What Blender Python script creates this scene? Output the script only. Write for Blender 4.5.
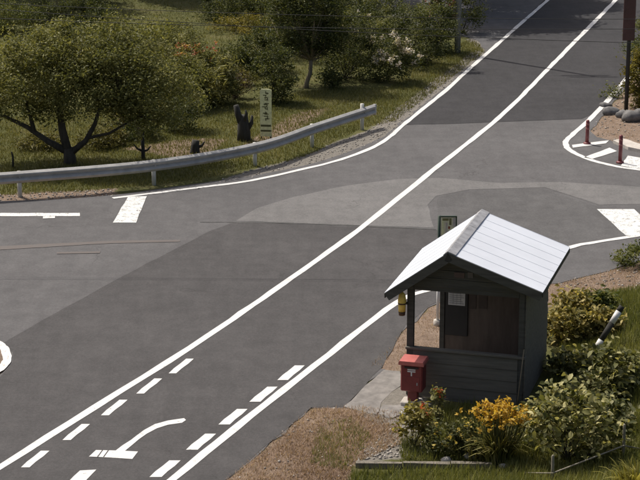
import bpy, math, random
import numpy as np
from mathutils import Vector, Matrix

# ------------------------------------------------------------------ camera, light, exposure
scn = bpy.context.scene
COL = scn.collection
for o in list(bpy.data.objects): bpy.data.objects.remove(o)
H = 13.0                       # camera height above the road, metres
FPX = 2000.0                   # focal length in pixels of a 640 px wide picture
PITCH = math.atan(570 / 2000)
cam = bpy.data.cameras.new('camera'); camo = bpy.data.objects.new('camera', cam); COL.objects.link(camo)
cam.sensor_width = 36.0; cam.lens = 36.0 * FPX / 640.0
cam.clip_start = 0.5; cam.clip_end = 6000
camo.location = (0, 0, H); camo.rotation_euler = (math.pi / 2 - PITCH, 0, 0)
scn.camera = camo

SUN_EL = math.radians(56)
SUN_AZ = math.radians(-46)     # clockwise from +Y: the sun stands behind the garden on the left
world = bpy.data.worlds.new('World'); scn.world = world; world.use_nodes = True
wn = world.node_tree
sky = wn.nodes.new('ShaderNodeTexSky'); sky.sky_type = 'NISHITA'; sky.sun_disc = False
sky.sun_elevation = SUN_EL; sky.sun_rotation = SUN_AZ
sky.air_density = 1.0; sky.dust_density = 6.0; sky.ozone_density = 0.4
bg = wn.nodes['Background']; bg.inputs[1].default_value = 0.105
wn.links.new(sky.outputs[0], bg.inputs[0])
sd = bpy.data.lights.new('sun', 'SUN'); sun = bpy.data.objects.new('sun', sd); COL.objects.link(sun)
sd.energy = 3.9; sd.angle = math.radians(0.6); sd.color = (1.0, 0.95, 0.87)
sdir = Vector((math.sin(SUN_AZ) * math.cos(SUN_EL), math.cos(SUN_AZ) * math.cos(SUN_EL), math.sin(SUN_EL)))
sun.rotation_euler = (-sdir).to_track_quat('-Z', 'Y').to_euler(); sun.location = (-20, 60, 40)
vs = scn.view_settings; vs.view_transform = 'Standard'; vs.look = 'None'; vs.exposure = 0.0; vs.gamma = 1.0
vs.use_curve_mapping = False

# ------------------------------------------------------------------ helpers
rng = np.random.default_rng(7); random.seed(7)
_F = np.array([0, math.cos(PITCH), -math.sin(PITCH)]); _U = np.array([0, math.sin(PITCH), math.cos(PITCH)]); _R = np.array([1., 0, 0])
def ray(x, y): return _F + _R * (x - 320) / FPX + _U * (240 - y) / FPX
def G(x, y, z=0.0):            # survey: the place on the ground (or at height z) that the photo shows at x, y
    d = ray(x, y); t = (z - H) / d[2]; q = d * t; return np.array([q[0], q[1], z])
def GY(x, y, Y):               # same, on the upright plane at distance Y
    d = ray(x, y); q = d * (Y / d[1]); return np.array([q[0], Y, H + q[2]])
def GL(pts, z=0.0): return [G(x, y, z) for x, y in pts]

def smooth(pts, n=6):          # Catmull-Rom through the points
    P = [np.array(p, float) for p in pts]; P = [2 * P[0] - P[1]] + P + [2 * P[-1] - P[-2]]; out = []
    for i in range(1, len(P) - 2):
        for k in range(n):
            t = k / n
            out.append(0.5 * ((2 * P[i]) + (-P[i-1] + P[i+1]) * t + (2*P[i-1] - 5*P[i] + 4*P[i+1] - P[i+2]) * t*t + (-P[i-1] + 3*P[i] - 3*P[i+1] + P[i+2]) * t**3))
    out.append(P[-2]); return out
def extend(pts, a=0, b=0):     # lengthen a ground polyline straight on at its start / end
    pts = [np.array(p, float) for p in pts]
    if a: d = pts[0] - pts[1]; pts = [pts[0] + d / np.linalg.norm(d) * a] + pts
    if b: d = pts[-1] - pts[-2]; pts = pts + [pts[-1] + d / np.linalg.norm(d) * b]
    return pts

def tag(o, label=None, cat=None, group=None, kind=None):
    if label: o['label'] = label
    if cat: o['category'] = cat
    if group: o['group'] = group
    if kind: o['kind'] = kind
    return o
def link(name, me, m=None, parent=None):
    o = bpy.data.objects.new(name, me); COL.objects.link(o)
    if m and me is not None and len(me.materials) == 0: me.materials.append(m)
    if parent: o.parent = parent
    return o
def thing(name, loc, label, cat, rz=0.0, group=None):
    o = bpy.data.objects.new(name, None); COL.objects.link(o); o.empty_display_size = .2
    o.location = tuple(loc); o.rotation_euler = (0, 0, rz)
    return tag(o, label, cat, group)
def np_mesh(name, V, Fc, tint=None):
    V = np.asarray(V, np.float32).reshape(-1, 3); Fc = np.asarray(Fc, np.int32); k = Fc.shape[1]
    me = bpy.data.meshes.new(name)
    me.vertices.add(len(V)); me.vertices.foreach_set('co', V.ravel())
    me.loops.add(Fc.size); me.loops.foreach_set('vertex_index', Fc.ravel())
    me.polygons.add(len(Fc)); me.polygons.foreach_set('loop_start', np.arange(0, Fc.size, k, dtype=np.int32))
    me.polygons.foreach_set('loop_total', np.full(len(Fc), k, np.int32))
    me.update(calc_edges=True)
    if tint is not None:
        at = me.attributes.new('tint', 'FLOAT', 'POINT'); at.data.foreach_set('value', np.asarray(tint, np.float32))
    return me
class MB:                      # collects pieces into one mesh
    def __init__(s): s.v = []; s.f = []; s.sm = []
    def add(s, v, f, sm=False):
        b = len(s.v); s.v += [tuple(p) for p in v]; s.f += [tuple(i + b for i in q) for q in f]; s.sm += [sm] * len(f); return s
    def box(s, x0, x1, y0, y1, z0, z1, c=0.0):
        if c <= 0:
            v = [(x, y, z) for z in (z0, z1) for y in (y0, y1) for x in (x0, x1)]
            return s.add(v, [(0,2,3,1),(4,5,7,6),(0,1,5,4),(2,6,7,3),(0,4,6,2),(1,3,7,5)])
        c = min(c, (x1-x0)/2.2, (y1-y0)/2.2, (z1-z0)/2.2); v = []
        for z, i in ((z0, c), (z0 + c, 0), (z1 - c, 0), (z1, c)):   # chamfered box
            a0, a1, b0, b1 = x0 + i, x1 - i, y0 + i, y1 - i
            if i: v += [(a0,b0,z),(a0+1e-4,b0,z),(a1-1e-4,b0,z),(a1,b0,z),(a1,b1,z),(a1-1e-4,b1,z),(a0+1e-4,b1,z),(a0,b1,z)]
            else: v += [(a0,b0+c,z),(a0+c,b0,z),(a1-c,b0,z),(a1,b0+c,z),(a1,b1-c,z),(a1-c,b1,z),(a0+c,b1,z),(a0,b1-c,z)]
        f = [tuple(range(7, -1, -1)), tuple(range(24, 32))]
        for r in range(3):
            for k in range(8): f.append((r*8+k, r*8+(k+1) % 8, r*8+8+(k+1) % 8, r*8+8+k))
        return s.add(v, f)
    def tube(s, pts, rad, n=8, cap=True):
        P = [Vector(p) for p in pts]; m = len(P)
        R_ = [rad] * m if np.isscalar(rad) else list(rad)
        ref = None; rings = []
        for i in range(m):
            t = (P[min(i+1, m-1)] - P[max(i-1, 0)]).normalized()
            if ref is None: ref = t.orthogonal().normalized()
            ref = (ref - t * ref.dot(t))
            ref = ref.normalized() if ref.length > 1e-5 else t.orthogonal().normalized()
            b = t.cross(ref)
            rings += [P[i] + (ref * math.cos(2*math.pi*k/n) + b * math.sin(2*math.pi*k/n)) * R_[i] for k in range(n)]
        f = [(i*n+k, i*n+(k+1) % n, (i+1)*n+(k+1) % n, (i+1)*n+k) for i in range(m-1) for k in range(n)]
        if cap: f += [tuple(range(n-1, -1, -1)), tuple((m-1)*n+k for k in range(n))]
        return s.add(rings, f, True)
    def prism(s, poly, y0, y1):            # polygon in (x, z), run along y
        n = len(poly); v = [(x, y0, z) for x, z in poly] + [(x, y1, z) for x, z in poly]
        return s.add(v, [tuple(range(n)), tuple(range(2*n-1, n-1, -1))] + [(k, k+n, (k+1) % n + n, (k+1) % n) for k in range(n)])
    def rock(s, c, r, seed, sub=2):
        import bmesh
        bm = bmesh.new(); bmesh.ops.create_icosphere(bm, subdivisions=sub, radius=1); q = np.random.default_rng(seed)
        k = q.normal(size=(5, 3)); ph = q.uniform(0, 6, 5)
        v = []
        for w in bm.verts:
            n_ = np.array(w.co); d = 1 + .13 * sum(math.sin(2.2 * float(n_ @ k[i]) + ph[i]) for i in range(5)) / 1.5
            v.append(tuple(np.array(c) + n_ * d * np.array(r)))
        f = [tuple(x.index for x in fa.verts) for fa in bm.faces]; bm.free()
        return s.add(v, f, True)
    def mesh(s, name):
        me = bpy.data.meshes.new(name); me.from_pydata([tuple(map(float, p)) for p in s.v], [], s.f)
        import bmesh
        bm = bmesh.new(); bm.from_mesh(me); bmesh.ops.recalc_face_normals(bm, faces=bm.faces); bm.to_mesh(me); bm.free()
        me.polygons.foreach_set('use_smooth', s.sm); me.update(); return me
    def build(s, name, m, parent=None): return link(name, s.mesh(name), m, parent)

# ------------------------------------------------------------------ materials
MATS = {}
class NT:
    def __init__(s, name):
        s.m = bpy.data.materials.new(name); s.m.use_nodes = True; s.t = s.m.node_tree; s.b = s.t.nodes['Principled BSDF']
        s.co = s.t.nodes.new('ShaderNodeTexCoord'); MATS[name] = s.m
    def n(s, ty, **kw):
        x = s.t.nodes.new('ShaderNode' + ty)
        for k, v in kw.items(): setattr(x, k, v)
        return x
    def l(s, a, b): s.t.links.new(a, b)
    def noise(s, scale, detail=4, rough=.6, coord='Object', vec=None, stretch=None):
        x = s.n('TexNoise'); x.inputs['Scale'].default_value = scale; x.inputs['Detail'].default_value = detail; x.inputs['Roughness'].default_value = rough
        src = vec or s.co.outputs[coord]
        if stretch:
            mp = s.n('Mapping'); mp.inputs['Scale'].default_value = stretch; s.l(src, mp.inputs[0]); src = mp.outputs[0]
        s.l(src, x.inputs['Vector']); return x.outputs['Fac']
    def ramp(s, fac, stops):
        r = s.n('ValToRGB'); e = r.color_ramp.elements
        while len(e) < len(stops): e.new(.5)
        for k, (p, c) in enumerate(stops):
            e[k].position = p; e[k].color = (*c, 1) if len(c) == 3 else c
        s.l(fac, r.inputs[0]); return r.outputs[0]
    def mix(s, fac, a, b, mode='MIX'):
        x = s.n('MixRGB', blend_type=mode)
        for i, q in enumerate((fac, a, b)):
            if hasattr(q, 'is_output'): s.l(q, x.inputs[i])
            else: x.inputs[i].default_value = q if i == 0 else (*q, 1)
        return x.outputs[0]
    def bump(s, h, strength, dist=.02):
        b = s.n('Bump'); b.inputs['Strength'].default_value = strength; b.inputs['Distance'].default_value = dist
        s.l(h, b.inputs['Height']); s.l(b.outputs[0], s.b.inputs['Normal'])
    def color(s, c):
        if hasattr(c, 'is_output'): s.l(c, s.b.inputs['Base Color'])
        else: s.b.inputs['Base Color'].default_value = (*c, 1)
    def rough(s, v): s.b.inputs['Roughness'].default_value = v

def simple(name, c, rough=.7, var=.25, scale=6, metal=0, bump=.15, stretch=None, spec=.5):
    k = NT(name); f = k.noise(scale, 5, .65, stretch=stretch)
    lo = tuple(v * (1 - var) for v in c); hi = tuple(min(1, v * (1 + var)) for v in c)
    k.color(k.ramp(f, [(.3, lo), (.7, hi)])); k.rough(rough); k.b.inputs['Metallic'].default_value = metal
    k.b.inputs['Specular IOR Level'].default_value = spec
    if bump: k.bump(k.noise(scale * 5, 4, .6, stretch=stretch), bump, .01)
    return k.m
def asphalt(name, c, warm=0.0):
    k = NT(name); W_ = k.co.outputs['Object']
    big = k.noise(.35, 5, .6); mid = k.noise(2.2, 6, .7); fine = k.noise(60, 3, .8)
    base = k.ramp(big, [(.3, tuple(v * .9 for v in c)), (.72, tuple(v * 1.1 for v in c))])
    base = k.mix(.35, base, k.ramp(mid, [(.35, (.36, .36, .36)), (.65, (.64, .635, .63))]), 'OVERLAY')
    base = k.mix(.5, base, k.ramp(fine, [(.3, (.3, .3, .3)), (.7, (.7, .7, .7))]), 'OVERLAY')
    agg = k.noise(17, 4, .75); base = k.mix(.45, base, k.ramp(agg, [(.36, (.38, .38, .38)), (.64, (.62, .62, .62))]), 'OVERLAY')
    vo = k.n('TexVoronoi', feature='DISTANCE_TO_EDGE'); vo.inputs['Scale'].default_value = .28; wv_ = k.n('VectorMath', operation='ADD'); nz = k.n('TexNoise'); nz.inputs['Scale'].default_value = 1.6; nz.inputs['Detail'].default_value = 6
    k.l(W_, nz.inputs['Vector']); k.l(nz.outputs['Color'], wv_.inputs[0]); k.l(W_, wv_.inputs[1]); k.l(wv_.outputs[0], vo.inputs['Vector'])
    crack = k.ramp(vo.outputs['Distance'], [(.0, (1, 1, 1)), (.0045, (0, 0, 0))]); gate = k.ramp(k.noise(.22, 2, .5), [(.5, (0, 0, 0)), (.62, (.5, .5, .5))])
    base = k.mix(k.mix(1.0, crack, gate, 'MULTIPLY'), base, (.045, .043, .042))
    # oil and dust drips strung out along the lanes
    drip = k.noise(1.1, 5, .6, stretch=(3.2, .55, 1))
    base = k.mix(.22, base, k.ramp(drip, [(.4, (.4, .4, .4)), (.62, (.6, .595, .59))]), 'OVERLAY')
    k.color(base); k.rough(.92); k.b.inputs['Specular IOR Level'].default_value = .12
    k.bump(k.noise(110, 3, .8), .35, .006); return k.m
def paint(name, c=(.70, .69, .665), wear=.5):
    k = NT(name); f = k.noise(5, 8, .8); g = k.noise(38, 4, .8)
    m = k.n('Math', operation='MULTIPLY_ADD'); k.l(f, m.inputs[0]); m.inputs[1].default_value = 1.0; k.l(g, m.inputs[2])
    w = k.ramp(m.outputs[0], [(wear - .05, (1, 1, 1)), (wear + .05, (0, 0, 0))])
    sh = k.ramp(f, [(.3, tuple(v * .88 for v in c)), (.7, c)])
    k.color(k.mix(w, sh, (.108, .105, .104))); k.rough(.75); return k.m
def leafmat(name, cols, trans=.3, rough=.6):
    trans *= 1.25; k = NT(name); a = k.n('Attribute', attribute_name='tint'); n = len(cols)
    c = k.ramp(a.outputs['Fac'], [(i / (n - 1), q) for i, q in enumerate(cols)])
    k.color(c); k.rough(rough); k.b.inputs['Specular IOR Level'].default_value = .25
    tr = k.n('BsdfTranslucent'); k.l(k.mix(1.0, c, (1.15, 1.1, .6), 'MULTIPLY'), tr.inputs[0])
    ms = k.n('MixShader'); ms.inputs[0].default_value = trans
    out = k.t.nodes['Material Output']; k.l(k.b.outputs[0], ms.inputs[1]); k.l(tr.outputs[0], ms.inputs[2]); k.l(ms.outputs[0], out.inputs[0])
    return k.m
def bark(name, c): return simple(name, c, .9, .4, 5, bump=.6, stretch=(3, 3, .7))

A_OLD = asphalt('asphalt_old', (.117, .114, .115)); A_MAIN = asphalt('asphalt_main', (.081, .078, .078))
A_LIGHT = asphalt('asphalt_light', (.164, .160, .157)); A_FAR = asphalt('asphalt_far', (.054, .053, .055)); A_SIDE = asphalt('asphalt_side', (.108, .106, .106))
SEAM = simple('tar_seam', (.075, .073, .07), .85, .3, 8)
PAINT = paint('road_paint', wear=.80); PAINT_OLD = paint('road_paint_worn', (.74, .74, .71), wear=.90); PAINT_FADED = paint('road_paint_faded', (.112, .094, .085), wear=.9)
CONC = simple('concrete', (.21, .195, .18), .9, .35, 4, bump=.5)
KERB = simple('kerb_concrete', (.50, .46, .41), .9, .2, 6, bump=.4)
ROOF = simple('white_roof_metal', (.635, .665, .72), .55, .06, 1.2, bump=.03, spec=.4)
RIDGE = simple('galvanised_ridge', (.33, .33, .34), .6, .35, 5, metal=.3, bump=.1)
DARKWOOD = simple('charcoal_stained_wood', (.070, .068, .058), .8, .35, 3, bump=.3, stretch=(.5, 4, 6))
SIDING = simple('charcoal_siding', (.13, .120, .098), .75, .25, 3, bump=.25, stretch=(.5, 4, 6))
BROWNPLY = simple('brown_plywood', (.125, .095, .075), .7, .25, 2.5, bump=.1, stretch=(4, 4, .6))
BLACKBOARD = simple('black_board', (.014, .014, .016), .5, .2, 5, bump=0)
PAPER = simple('notice_paper', (.62, .61, .60), .8, .1, 6, bump=0); INK = simple('notice_ink', (.30, .30, .31), .8, .1, 6, bump=0)
RED = simple('postbox_red', (.20, .034, .034), .5, .15, 6, bump=.05); RED_SUNLIT = simple('postbox_red_sunlit', (.52, .15, .13), .45, .15, 6, bump=.05)  # lid gets a paler copy of the red, sunlight on its top painted in
WHITE = simple('white_enamel', (.72, .71, .68), .5, .08, 6, bump=.03)
STEEL = simple('galvanised_steel', (.40, .39, .37), .6, .2, 4, metal=.0, bump=.06)
POSTST = simple('painted_post', (.58, .57, .52), .55, .15, 6, bump=.05)
GREENP = simple('dark_green_paint', (.03, .055, .035), .5, .2, 6, bump=.05)
CREAM = simple('cream_sign', (.68, .66, .46), .6, .2, 9, bump=0); OLIVE = simple('olive_print', (.20, .19, .08), .6, .3, 12, bump=0)
PALEG = simple('pale_green_board', (.80, .80, .46), .6, .22, 12, bump=.05); INKG = simple('dark_olive_print', (.10, .10, .035), .7, .3, 12, bump=0)
REDP = simple('rust_red_print', (.28, .09, .05), .6, .3, 12, bump=0)
YELLOW = simple('golden_yellow', (.85, .60, .13), .45, .2, 10, bump=.05); BROWN = simple('brown_wood', (.11, .06, .03), .8, .3, 6, bump=.3)
DELIN = simple('delineator_red', (.19, .045, .048), .5, .15, 8, bump=.05)
POLEG = simple('utility_pole_grey', (.27, .275, .25), .8, .25, 3, bump=.2); BLACKM = simple('black_pole', (.022, .022, .022), .5, .2, 5, bump=.05)
SIGNBR = simple('reddish_brown_sign', (.085, .04, .036), .6, .25, 3, bump=.1)
WIREM = simple('cable_black', (.015, .015, .015), .6, .1, 3, bump=0)
BARK = bark('grey_bark', (.07, .06, .045)); BARKD = bark('dark_bark', (.055, .047, .035)); BARKP = bark('pale_bark', (.22, .18, .12))
TIMBER = bark('weathered_timber', (.17, .15, .12)); STAKE = bark('pale_stake', (.28, .25, .19)); STUMPM = bark('charred_stump', (.035, .033, .028))
ROCKM = simple('grey_rock', (.15, .145, .14), .9, .5, 5, bump=.6); ROCKP = simple('pale_rock', (.42, .39, .35), .9, .3, 5, bump=.5)

# ------------------------------------------------------------------ the road layout, surveyed from the photograph
far_l = extend(GL([(400, 123), (446, 86), (486, 52), (477, 40), (445, 31), (400, 22), (372, -6), (395, -16), (480, -22), (562, -18)]), 0, 60)          # asphalt edge, garden side, going away
gard = smooth(GL([(-260, 209), (-100, 205), (0, 201), (60, 199), (112, 195), (180, 186), (250, 176), (310, 164), (350, 151), (385, 136)]), 4)
gard = extend(gard, 40, 0)
far_r = extend(GL([(590, 131), (607, 111), (640, 72), (690, 12)]), 0, 60)
wedge = GL([(597, 137), (612, 141), (626, 148), (640, 151), (720, 158), (900, 165)])
wedge = extend(wedge, 0, 30)
corner = GL([(900, 214), (760, 236), (700, 250), (640, 262), (605, 271), (560, 283), (500, 287), (455, 294), (428, 308), (405, 328), (385, 348), (368, 366), (384, 368), (366, 386), (345, 408), (312, 408), (262, 450), (226, 480)])
corner = extend(corner, 30, 40)
lowland = smooth(GL([(-170, 480), (-90, 428), (-35, 392), (-2, 376), (8, 366), (11, 357), (7, 348), (-2, 341), (-40, 331), (-120, 322), (-300, 312)]), 3)
lowland = extend(lowland, 40, 40)
ROAD = [np.array(p)[:2] for p in (gard + far_l + far_r[::-1] + wedge + corner + lowland)]
ROADP = np.array(ROAD)

def inside(P, poly):
    x, y = P[:, 0], P[:, 1]; r = np.zeros(len(P), bool); j = len(poly) - 1
    for i in range(len(poly)):
        xi, yi = poly[i][:2]; xj, yj = poly[j][:2]
        c = ((yi > y) != (yj > y)) & (x < (xj - xi) * (y - yi) / (yj - yi + 1e-12) + xi); r ^= c; j = i
    return r
def sdist(P, poly):            # signed distance, positive inside
    d = np.full(len(P), 1e9)
    for i in range(len(poly)):
        a = np.array(poly[i][:2]); b = np.array(poly[(i+1) % len(poly)][:2]); ab = b - a
        t = np.clip(((P - a) @ ab) / (ab @ ab + 1e-12), 0, 1)
        d = np.minimum(d, np.hypot(*(P - a - t[:, None] * ab).T))
    return np.where(inside(P, poly), d, -d)
def wavy(P):
    x, y = P[:, 0], P[:, 1]
    return (np.sin(x*1.3+.7)*np.cos(y*.9) + .6*np.sin(x*2.9+y*1.7) + .4*np.cos(y*3.7-x*2.1)) / 2.0
BANK = [G(x, y)[:2] for x, y in [(566, 300), (640, 285), (760, 270), (980, 420), (760, 700), (330, 700), (345, 486), (500, 474), (545, 470)]]
def ground_h(P):               # lie of the land, metres
    P = np.asarray(P, float).reshape(-1, 2); d = sdist(P, ROADP)
    out = np.clip(-d / .35, 0, 1)
    h = -.015 * (1 - out) + out * (.015 + .03 * wavy(P)) + .05 * np.clip((-d - 1) / 4, 0, 1) * wavy(P * .35)
    s = np.clip(sdist(P, BANK) / 2.5, 0, 1); h += .45 * s * s * (3 - 2 * s)
    rise = np.clip((P[:, 0] + P[:, 1]*0 < 4) * (P[:, 1] - 70) / 60, 0, 1) * np.clip(-d / 6, 0, 1); h += 2.0 * rise
    return h
def gh(x, y): return float(ground_h([(x, y)])[0])
def GH(px, py):                # pixel to point on the uneven ground
    z = 0.0
    for _ in range(4): q = G(px, py, z); z = gh(q[0], q[1])
    return np.array([q[0], q[1], z])

# zones of bare soil, gravel and dry grass
Z_DIRT = [[(222, 482), (262, 449), (312, 406), (345, 406), (402, 414), (400, 445), (352, 464), (340, 520), (180, 520)],
          [(364, 367), (405, 326), (430, 306), (470, 290), (560, 281), (560, 300), (520, 330), (480, 372), (405, 374), (384, 372)],
          [(556, 283), (640, 262), (760, 236), (760, 270), (640, 291), (565, 297)],
          [(587, 133), (640, 70), (700, 60), (700, 155), (640, 152), (605, 140)],
          [(235, 150), (300, 112), (330, 108), (300, 128), (262, 150)], [(-20, 196), (60, 192), (115, 189), (115, 196), (-20, 203)],
          [(120, 150), (200, 138), (225, 140), (200, 160)], [(30, 345), (16, 357), (0, 385), (-200, 500), (-300, 300), (0, 335)]]
Z_GRAV = [[(205, 184), (300, 158), (370, 130), (420, 92), (470, 54), (496, 44), (400, 128), (385, 139), (330, 160), (250, 178)],
          [(340, 402), (402, 372), (425, 398), (440, 420), (430, 455), (352, 464), (385, 430)],
          [(466, 40), (482, 33), (500, 40), (488, 52)]]
ZD = [[G(x, y)[:2] for x, y in z] for z in Z_DIRT]; ZG = [[G(x, y)[:2] for x, y in z] for z in Z_GRAV]
def zone(P, polys, soft=.35):
    w = np.zeros(len(P))
    for z in polys: w = np.maximum(w, np.clip(.5 + sdist(P, z) / (2 * soft), 0, 1))
    return w

gx = np.concatenate([-np.geomspace(15, 3000, 26)[::-1], np.arange(-14.8, 14.81, .2), np.geomspace(15, 3000, 26)])
gy = np.concatenate([[-3000, -1000, -300, -100, -30, 0, 10, 18, 24], np.arange(27, 90, .22), np.geomspace(90.5, 5000, 30)])
XX, YY = np.meshgrid(gx, gy); PP = np.stack([XX.ravel(), YY.ravel()], 1)
near = (np.abs(PP[:, 0]) < 60) & (PP[:, 1] > 10) & (PP[:, 1] < 150)
hz = np.zeros(len(PP)); hz[near] = ground_h(PP[near])
hz[~near & (PP[:, 1] > 90)] = 0
nx, ny = len(gx), len(gy); idx = np.arange(nx * ny).reshape(ny, nx)
Fq = np.stack([idx[:-1, :-1], idx[:-1, 1:], idx[1:, 1:], idx[1:, :-1]], -1).reshape(-1, 4)
gme = np_mesh('ground', np.stack([PP[:, 0], PP[:, 1], hz], 1), Fq)
dz = np.zeros(len(PP)); gz = np.zeros(len(PP)); dz[near] = zone(PP[near], ZD); gz[near] = zone(PP[near], ZG, .25)
for nm, ar in (('dirt', dz), ('gravel', gz)):
    at = gme.attributes.new(nm, 'FLOAT', 'POINT'); at.data.foreach_set('value', ar.astype(np.float32))
gme.polygons.foreach_set('use_smooth', np.ones(len(Fq), bool))
k = NT('ground_soil_and_turf')
gr = k.ramp(k.noise(1.1, 8, .7), [(.25, (.058, .062, .021)), (.5, (.098, .100, .034)), (.68, (.145, .130, .058)), (.85, (.085, .092, .030))])
gr = k.mix(.5, gr, k.ramp(k.noise(14, 5, .8), [(.3, (.3, .3, .3)), (.7, (.72, .72, .7))]), 'OVERLAY')
di = k.ramp(k.noise(2.6, 8, .75), [(.25, (.15, .105, .075)), (.5, (.25, .185, .138)), (.75, (.33, .255, .20))])
di = k.mix(.55, di, k.ramp(k.noise(26, 5, .8), [(.3, (.25, .25, .25)), (.7, (.75, .75, .75))]), 'OVERLAY')
gv = k.ramp(k.noise(9, 8, .8), [(.25, (.15, .135, .115)), (.55, (.25, .23, .20)), (.8, (.36, .34, .31))])
def thr(attr):
    a = k.n('Attribute', attribute_name=attr); m = k.n('Math', operation='ADD'); k.l(a.outputs['Fac'], m.inputs[0]); q = k.n('Math', operation='SUBTRACT'); k.l(k.noise(3.5, 6, .7), q.inputs[0]); q.inputs[1].default_value = .5
    k.l(q.outputs[0], m.inputs[1]); return k.ramp(m.outputs[0], [(.36, (0, 0, 0)), (.62, (1, 1, 1))])
k.color(k.mix(thr('gravel'), k.mix(thr('dirt'), gr, di), gv)); k.rough(.95); k.b.inputs['Specular IOR Level'].default_value = .15
k.bump(k.noise(18, 6, .8), .8, .04)
ground = link('ground', gme, k.m); tag(ground, 'grassy ground with bare soil and gravel around the junction', 'ground', kind='structure')

# ------------------------------------------------------------------ road and painted markings
def sheet(name, pts, z, m, parent=None, wobble=0):
    import bmesh
    me = bpy.data.meshes.new(name); bm = bmesh.new()
    from mathutils.geometry import delaunay_2d_cdt
    n = len(pts); bm.free()
    r = delaunay_2d_cdt([Vector((float(p[0]), float(p[1]))) for p in pts], [], [list(range(n))], 1, 1e-4)
    V = [(p[0], p[1], z) for p in r[0]]; Fc = []
    for f in r[2]:
        a, b, c = (Vector(V[i]) for i in f[:3])
        Fc.append(tuple(f) if (b - a).cross(c - a).z > 0 else tuple(f)[::-1])
    me.from_pydata(V, [], Fc); me.update()
    return link(name, me, m, parent)
def rough_edge(pts, step=.35, amp=.05, seed=1):
    q = np.random.default_rng(seed); out = []; n = len(pts)
    for i in range(n):
        a = np.array(pts[i][:2], float); b = np.array(pts[(i+1) % n][:2], float); L = np.linalg.norm(b - a); m = max(1, int(L / step)) if L < 25 else 1
        for k_ in range(m): out.append(a + (b - a) * k_ / m + (q.normal(0, amp, 2) if m > 1 else 0))
    return out
road = sheet('road', rough_edge(ROAD, .4, .035), 0.0, A_OLD)
tag(road, 'grey asphalt road junction with patched surfaces and white markings', 'road', kind='structure')
def patch(name, px, z, m, ext=None, lab=None):
    o = sheet(name, rough_edge(GL(px), .5, .012, 5), z, m, road)
    if lab: o['label'] = lab
    return o
main_l = [(235, 222), (210, 231), (125, 275), (40, 322), (0, 345), (13, 352), (13, 362), (0, 378), (-35, 396), (-90, 434), (-170, 486), (-420, 655)]
main_r = [(60, 655), (180, 528), (225, 481), (262, 449), (312, 407), (344, 407), (382, 367), (405, 326), (428, 307), (455, 293), (500, 286), (520, 262), (500, 234), (435, 230)]
patch('asphalt_patch', main_l + main_r, .004, A_MAIN, lab='dark newer asphalt patch')
patch('asphalt_patch', [(236, 221), (257, 208), (294, 197), (350, 185), (399, 179), (440, 178), (500, 183), (560, 182), (640, 187), (700, 192), (700, 203), (600, 205), (545, 187.5), (470, 189.5), (436, 196), (428, 205), (434, 228)], .0045, A_LIGHT, lab='pale grey asphalt patch')
patch('asphalt_patch', [(437, 197), (470, 191), (540, 188.5), (597, 206.5), (628, 236), (573, 245), (540, 250), (505, 235), (438, 229)], .005, A_SIDE)
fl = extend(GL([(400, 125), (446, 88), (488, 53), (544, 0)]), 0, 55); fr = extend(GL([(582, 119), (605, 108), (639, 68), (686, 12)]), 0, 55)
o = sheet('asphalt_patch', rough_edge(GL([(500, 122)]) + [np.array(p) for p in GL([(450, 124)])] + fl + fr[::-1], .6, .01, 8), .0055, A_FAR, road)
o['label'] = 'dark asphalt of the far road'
def strip(name, pts, w, z, m, parent, dens=.5, jit=.008, seed=3, skip=None):
    q = np.random.default_rng(seed); P = [np.array(p[:2], float) for p in pts]; R_ = [P[0]]
    for a, b in zip(P[:-1], P[1:]):
        n = max(1, min(400, int(np.linalg.norm(b - a) / dens)))
        R_ += [a + (b - a) * k_ / n for k_ in range(1, n + 1)]
    v = []; n = len(R_)
    for i in range(n):
        t = R_[min(i+1, n-1)] - R_[max(i-1, 0)]; t /= np.linalg.norm(t) + 1e-9; nn = np.array([-t[1], t[0]])
        a = R_[i] + nn * (w/2 + q.normal(0, jit)); b = R_[i] - nn * (w/2 + q.normal(0, jit)); v += [(*b, z), (*a, z)]
    f = [(2*i, 2*i+2, 2*i+3, 2*i+1) for i in range(n - 1)]
    return link(name, np_mesh(name, v, f), m, parent)
MZ = .010
cl = smooth(GL([(0, 467.5), (96, 407), (190, 348), (272, 292), (345, 240), (389, 206), (432, 171), (502, 115), (557, 60), (613, 3)]), 4)
strip('centre_line', extend(cl, 30, 50), .165, MZ, PAINT, road)
re_ = smooth(GL([(172, 480), (250, 417), (330, 354), (398, 302), (437, 288), (500, 268), (572, 247), (592, 243), (640, 235.5), (720, 224)]), 5)
strip('edge_line', extend(re_, 30, 20), .165, MZ, PAINT, road)
le_ = smooth(GL([(113, 198.5), (160, 192.5), (205, 187), (250, 181), (300, 170), (340, 160), (372, 148), (390, 137), (402, 126), (446, 90.5), (475, 64), (548, 0)]), 4)
strip('edge_line', extend(le_, 0, 50), .15, MZ, PAINT, road)
we_ = smooth(GL([(640, 64), (602, 107), (585, 124), (570, 137), (565.5, 143), (570, 150.5), (585, 158), (605, 164), (640, 170), (720, 176)]), 6)
strip('edge_line', extend(we_, 45, 20), .17, MZ, PAINT, road)
isl = smooth(GL([(-170, 474), (-90, 424), (-35, 388), (-6, 374), (4, 366), (7, 357), (3, 348), (-6, 342), (-40, 333), (-120, 324)]), 5)
strip('edge_line', extend(isl, 30, 0), .17, MZ + .01, PAINT, road)
def quad(name, px, m, z=MZ): return sheet(name, rough_edge(GL(px), .25, .006, 9), z, m, road)
quad('stop_line', [(113, 223), (136, 223), (147, 196.5), (128, 197)], PAINT_OLD, MZ + .001)
quad('stop_line', [(597, 209.5), (634, 209.5), (662, 233.5), (627, 237)], PAINT_OLD, MZ + .001)
quad('lane_line', [(-200, 217), (48, 216.5), (80, 216.4), (80, 213.2), (48, 213.4), (-200, 213)], PAINT_OLD)
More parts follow.
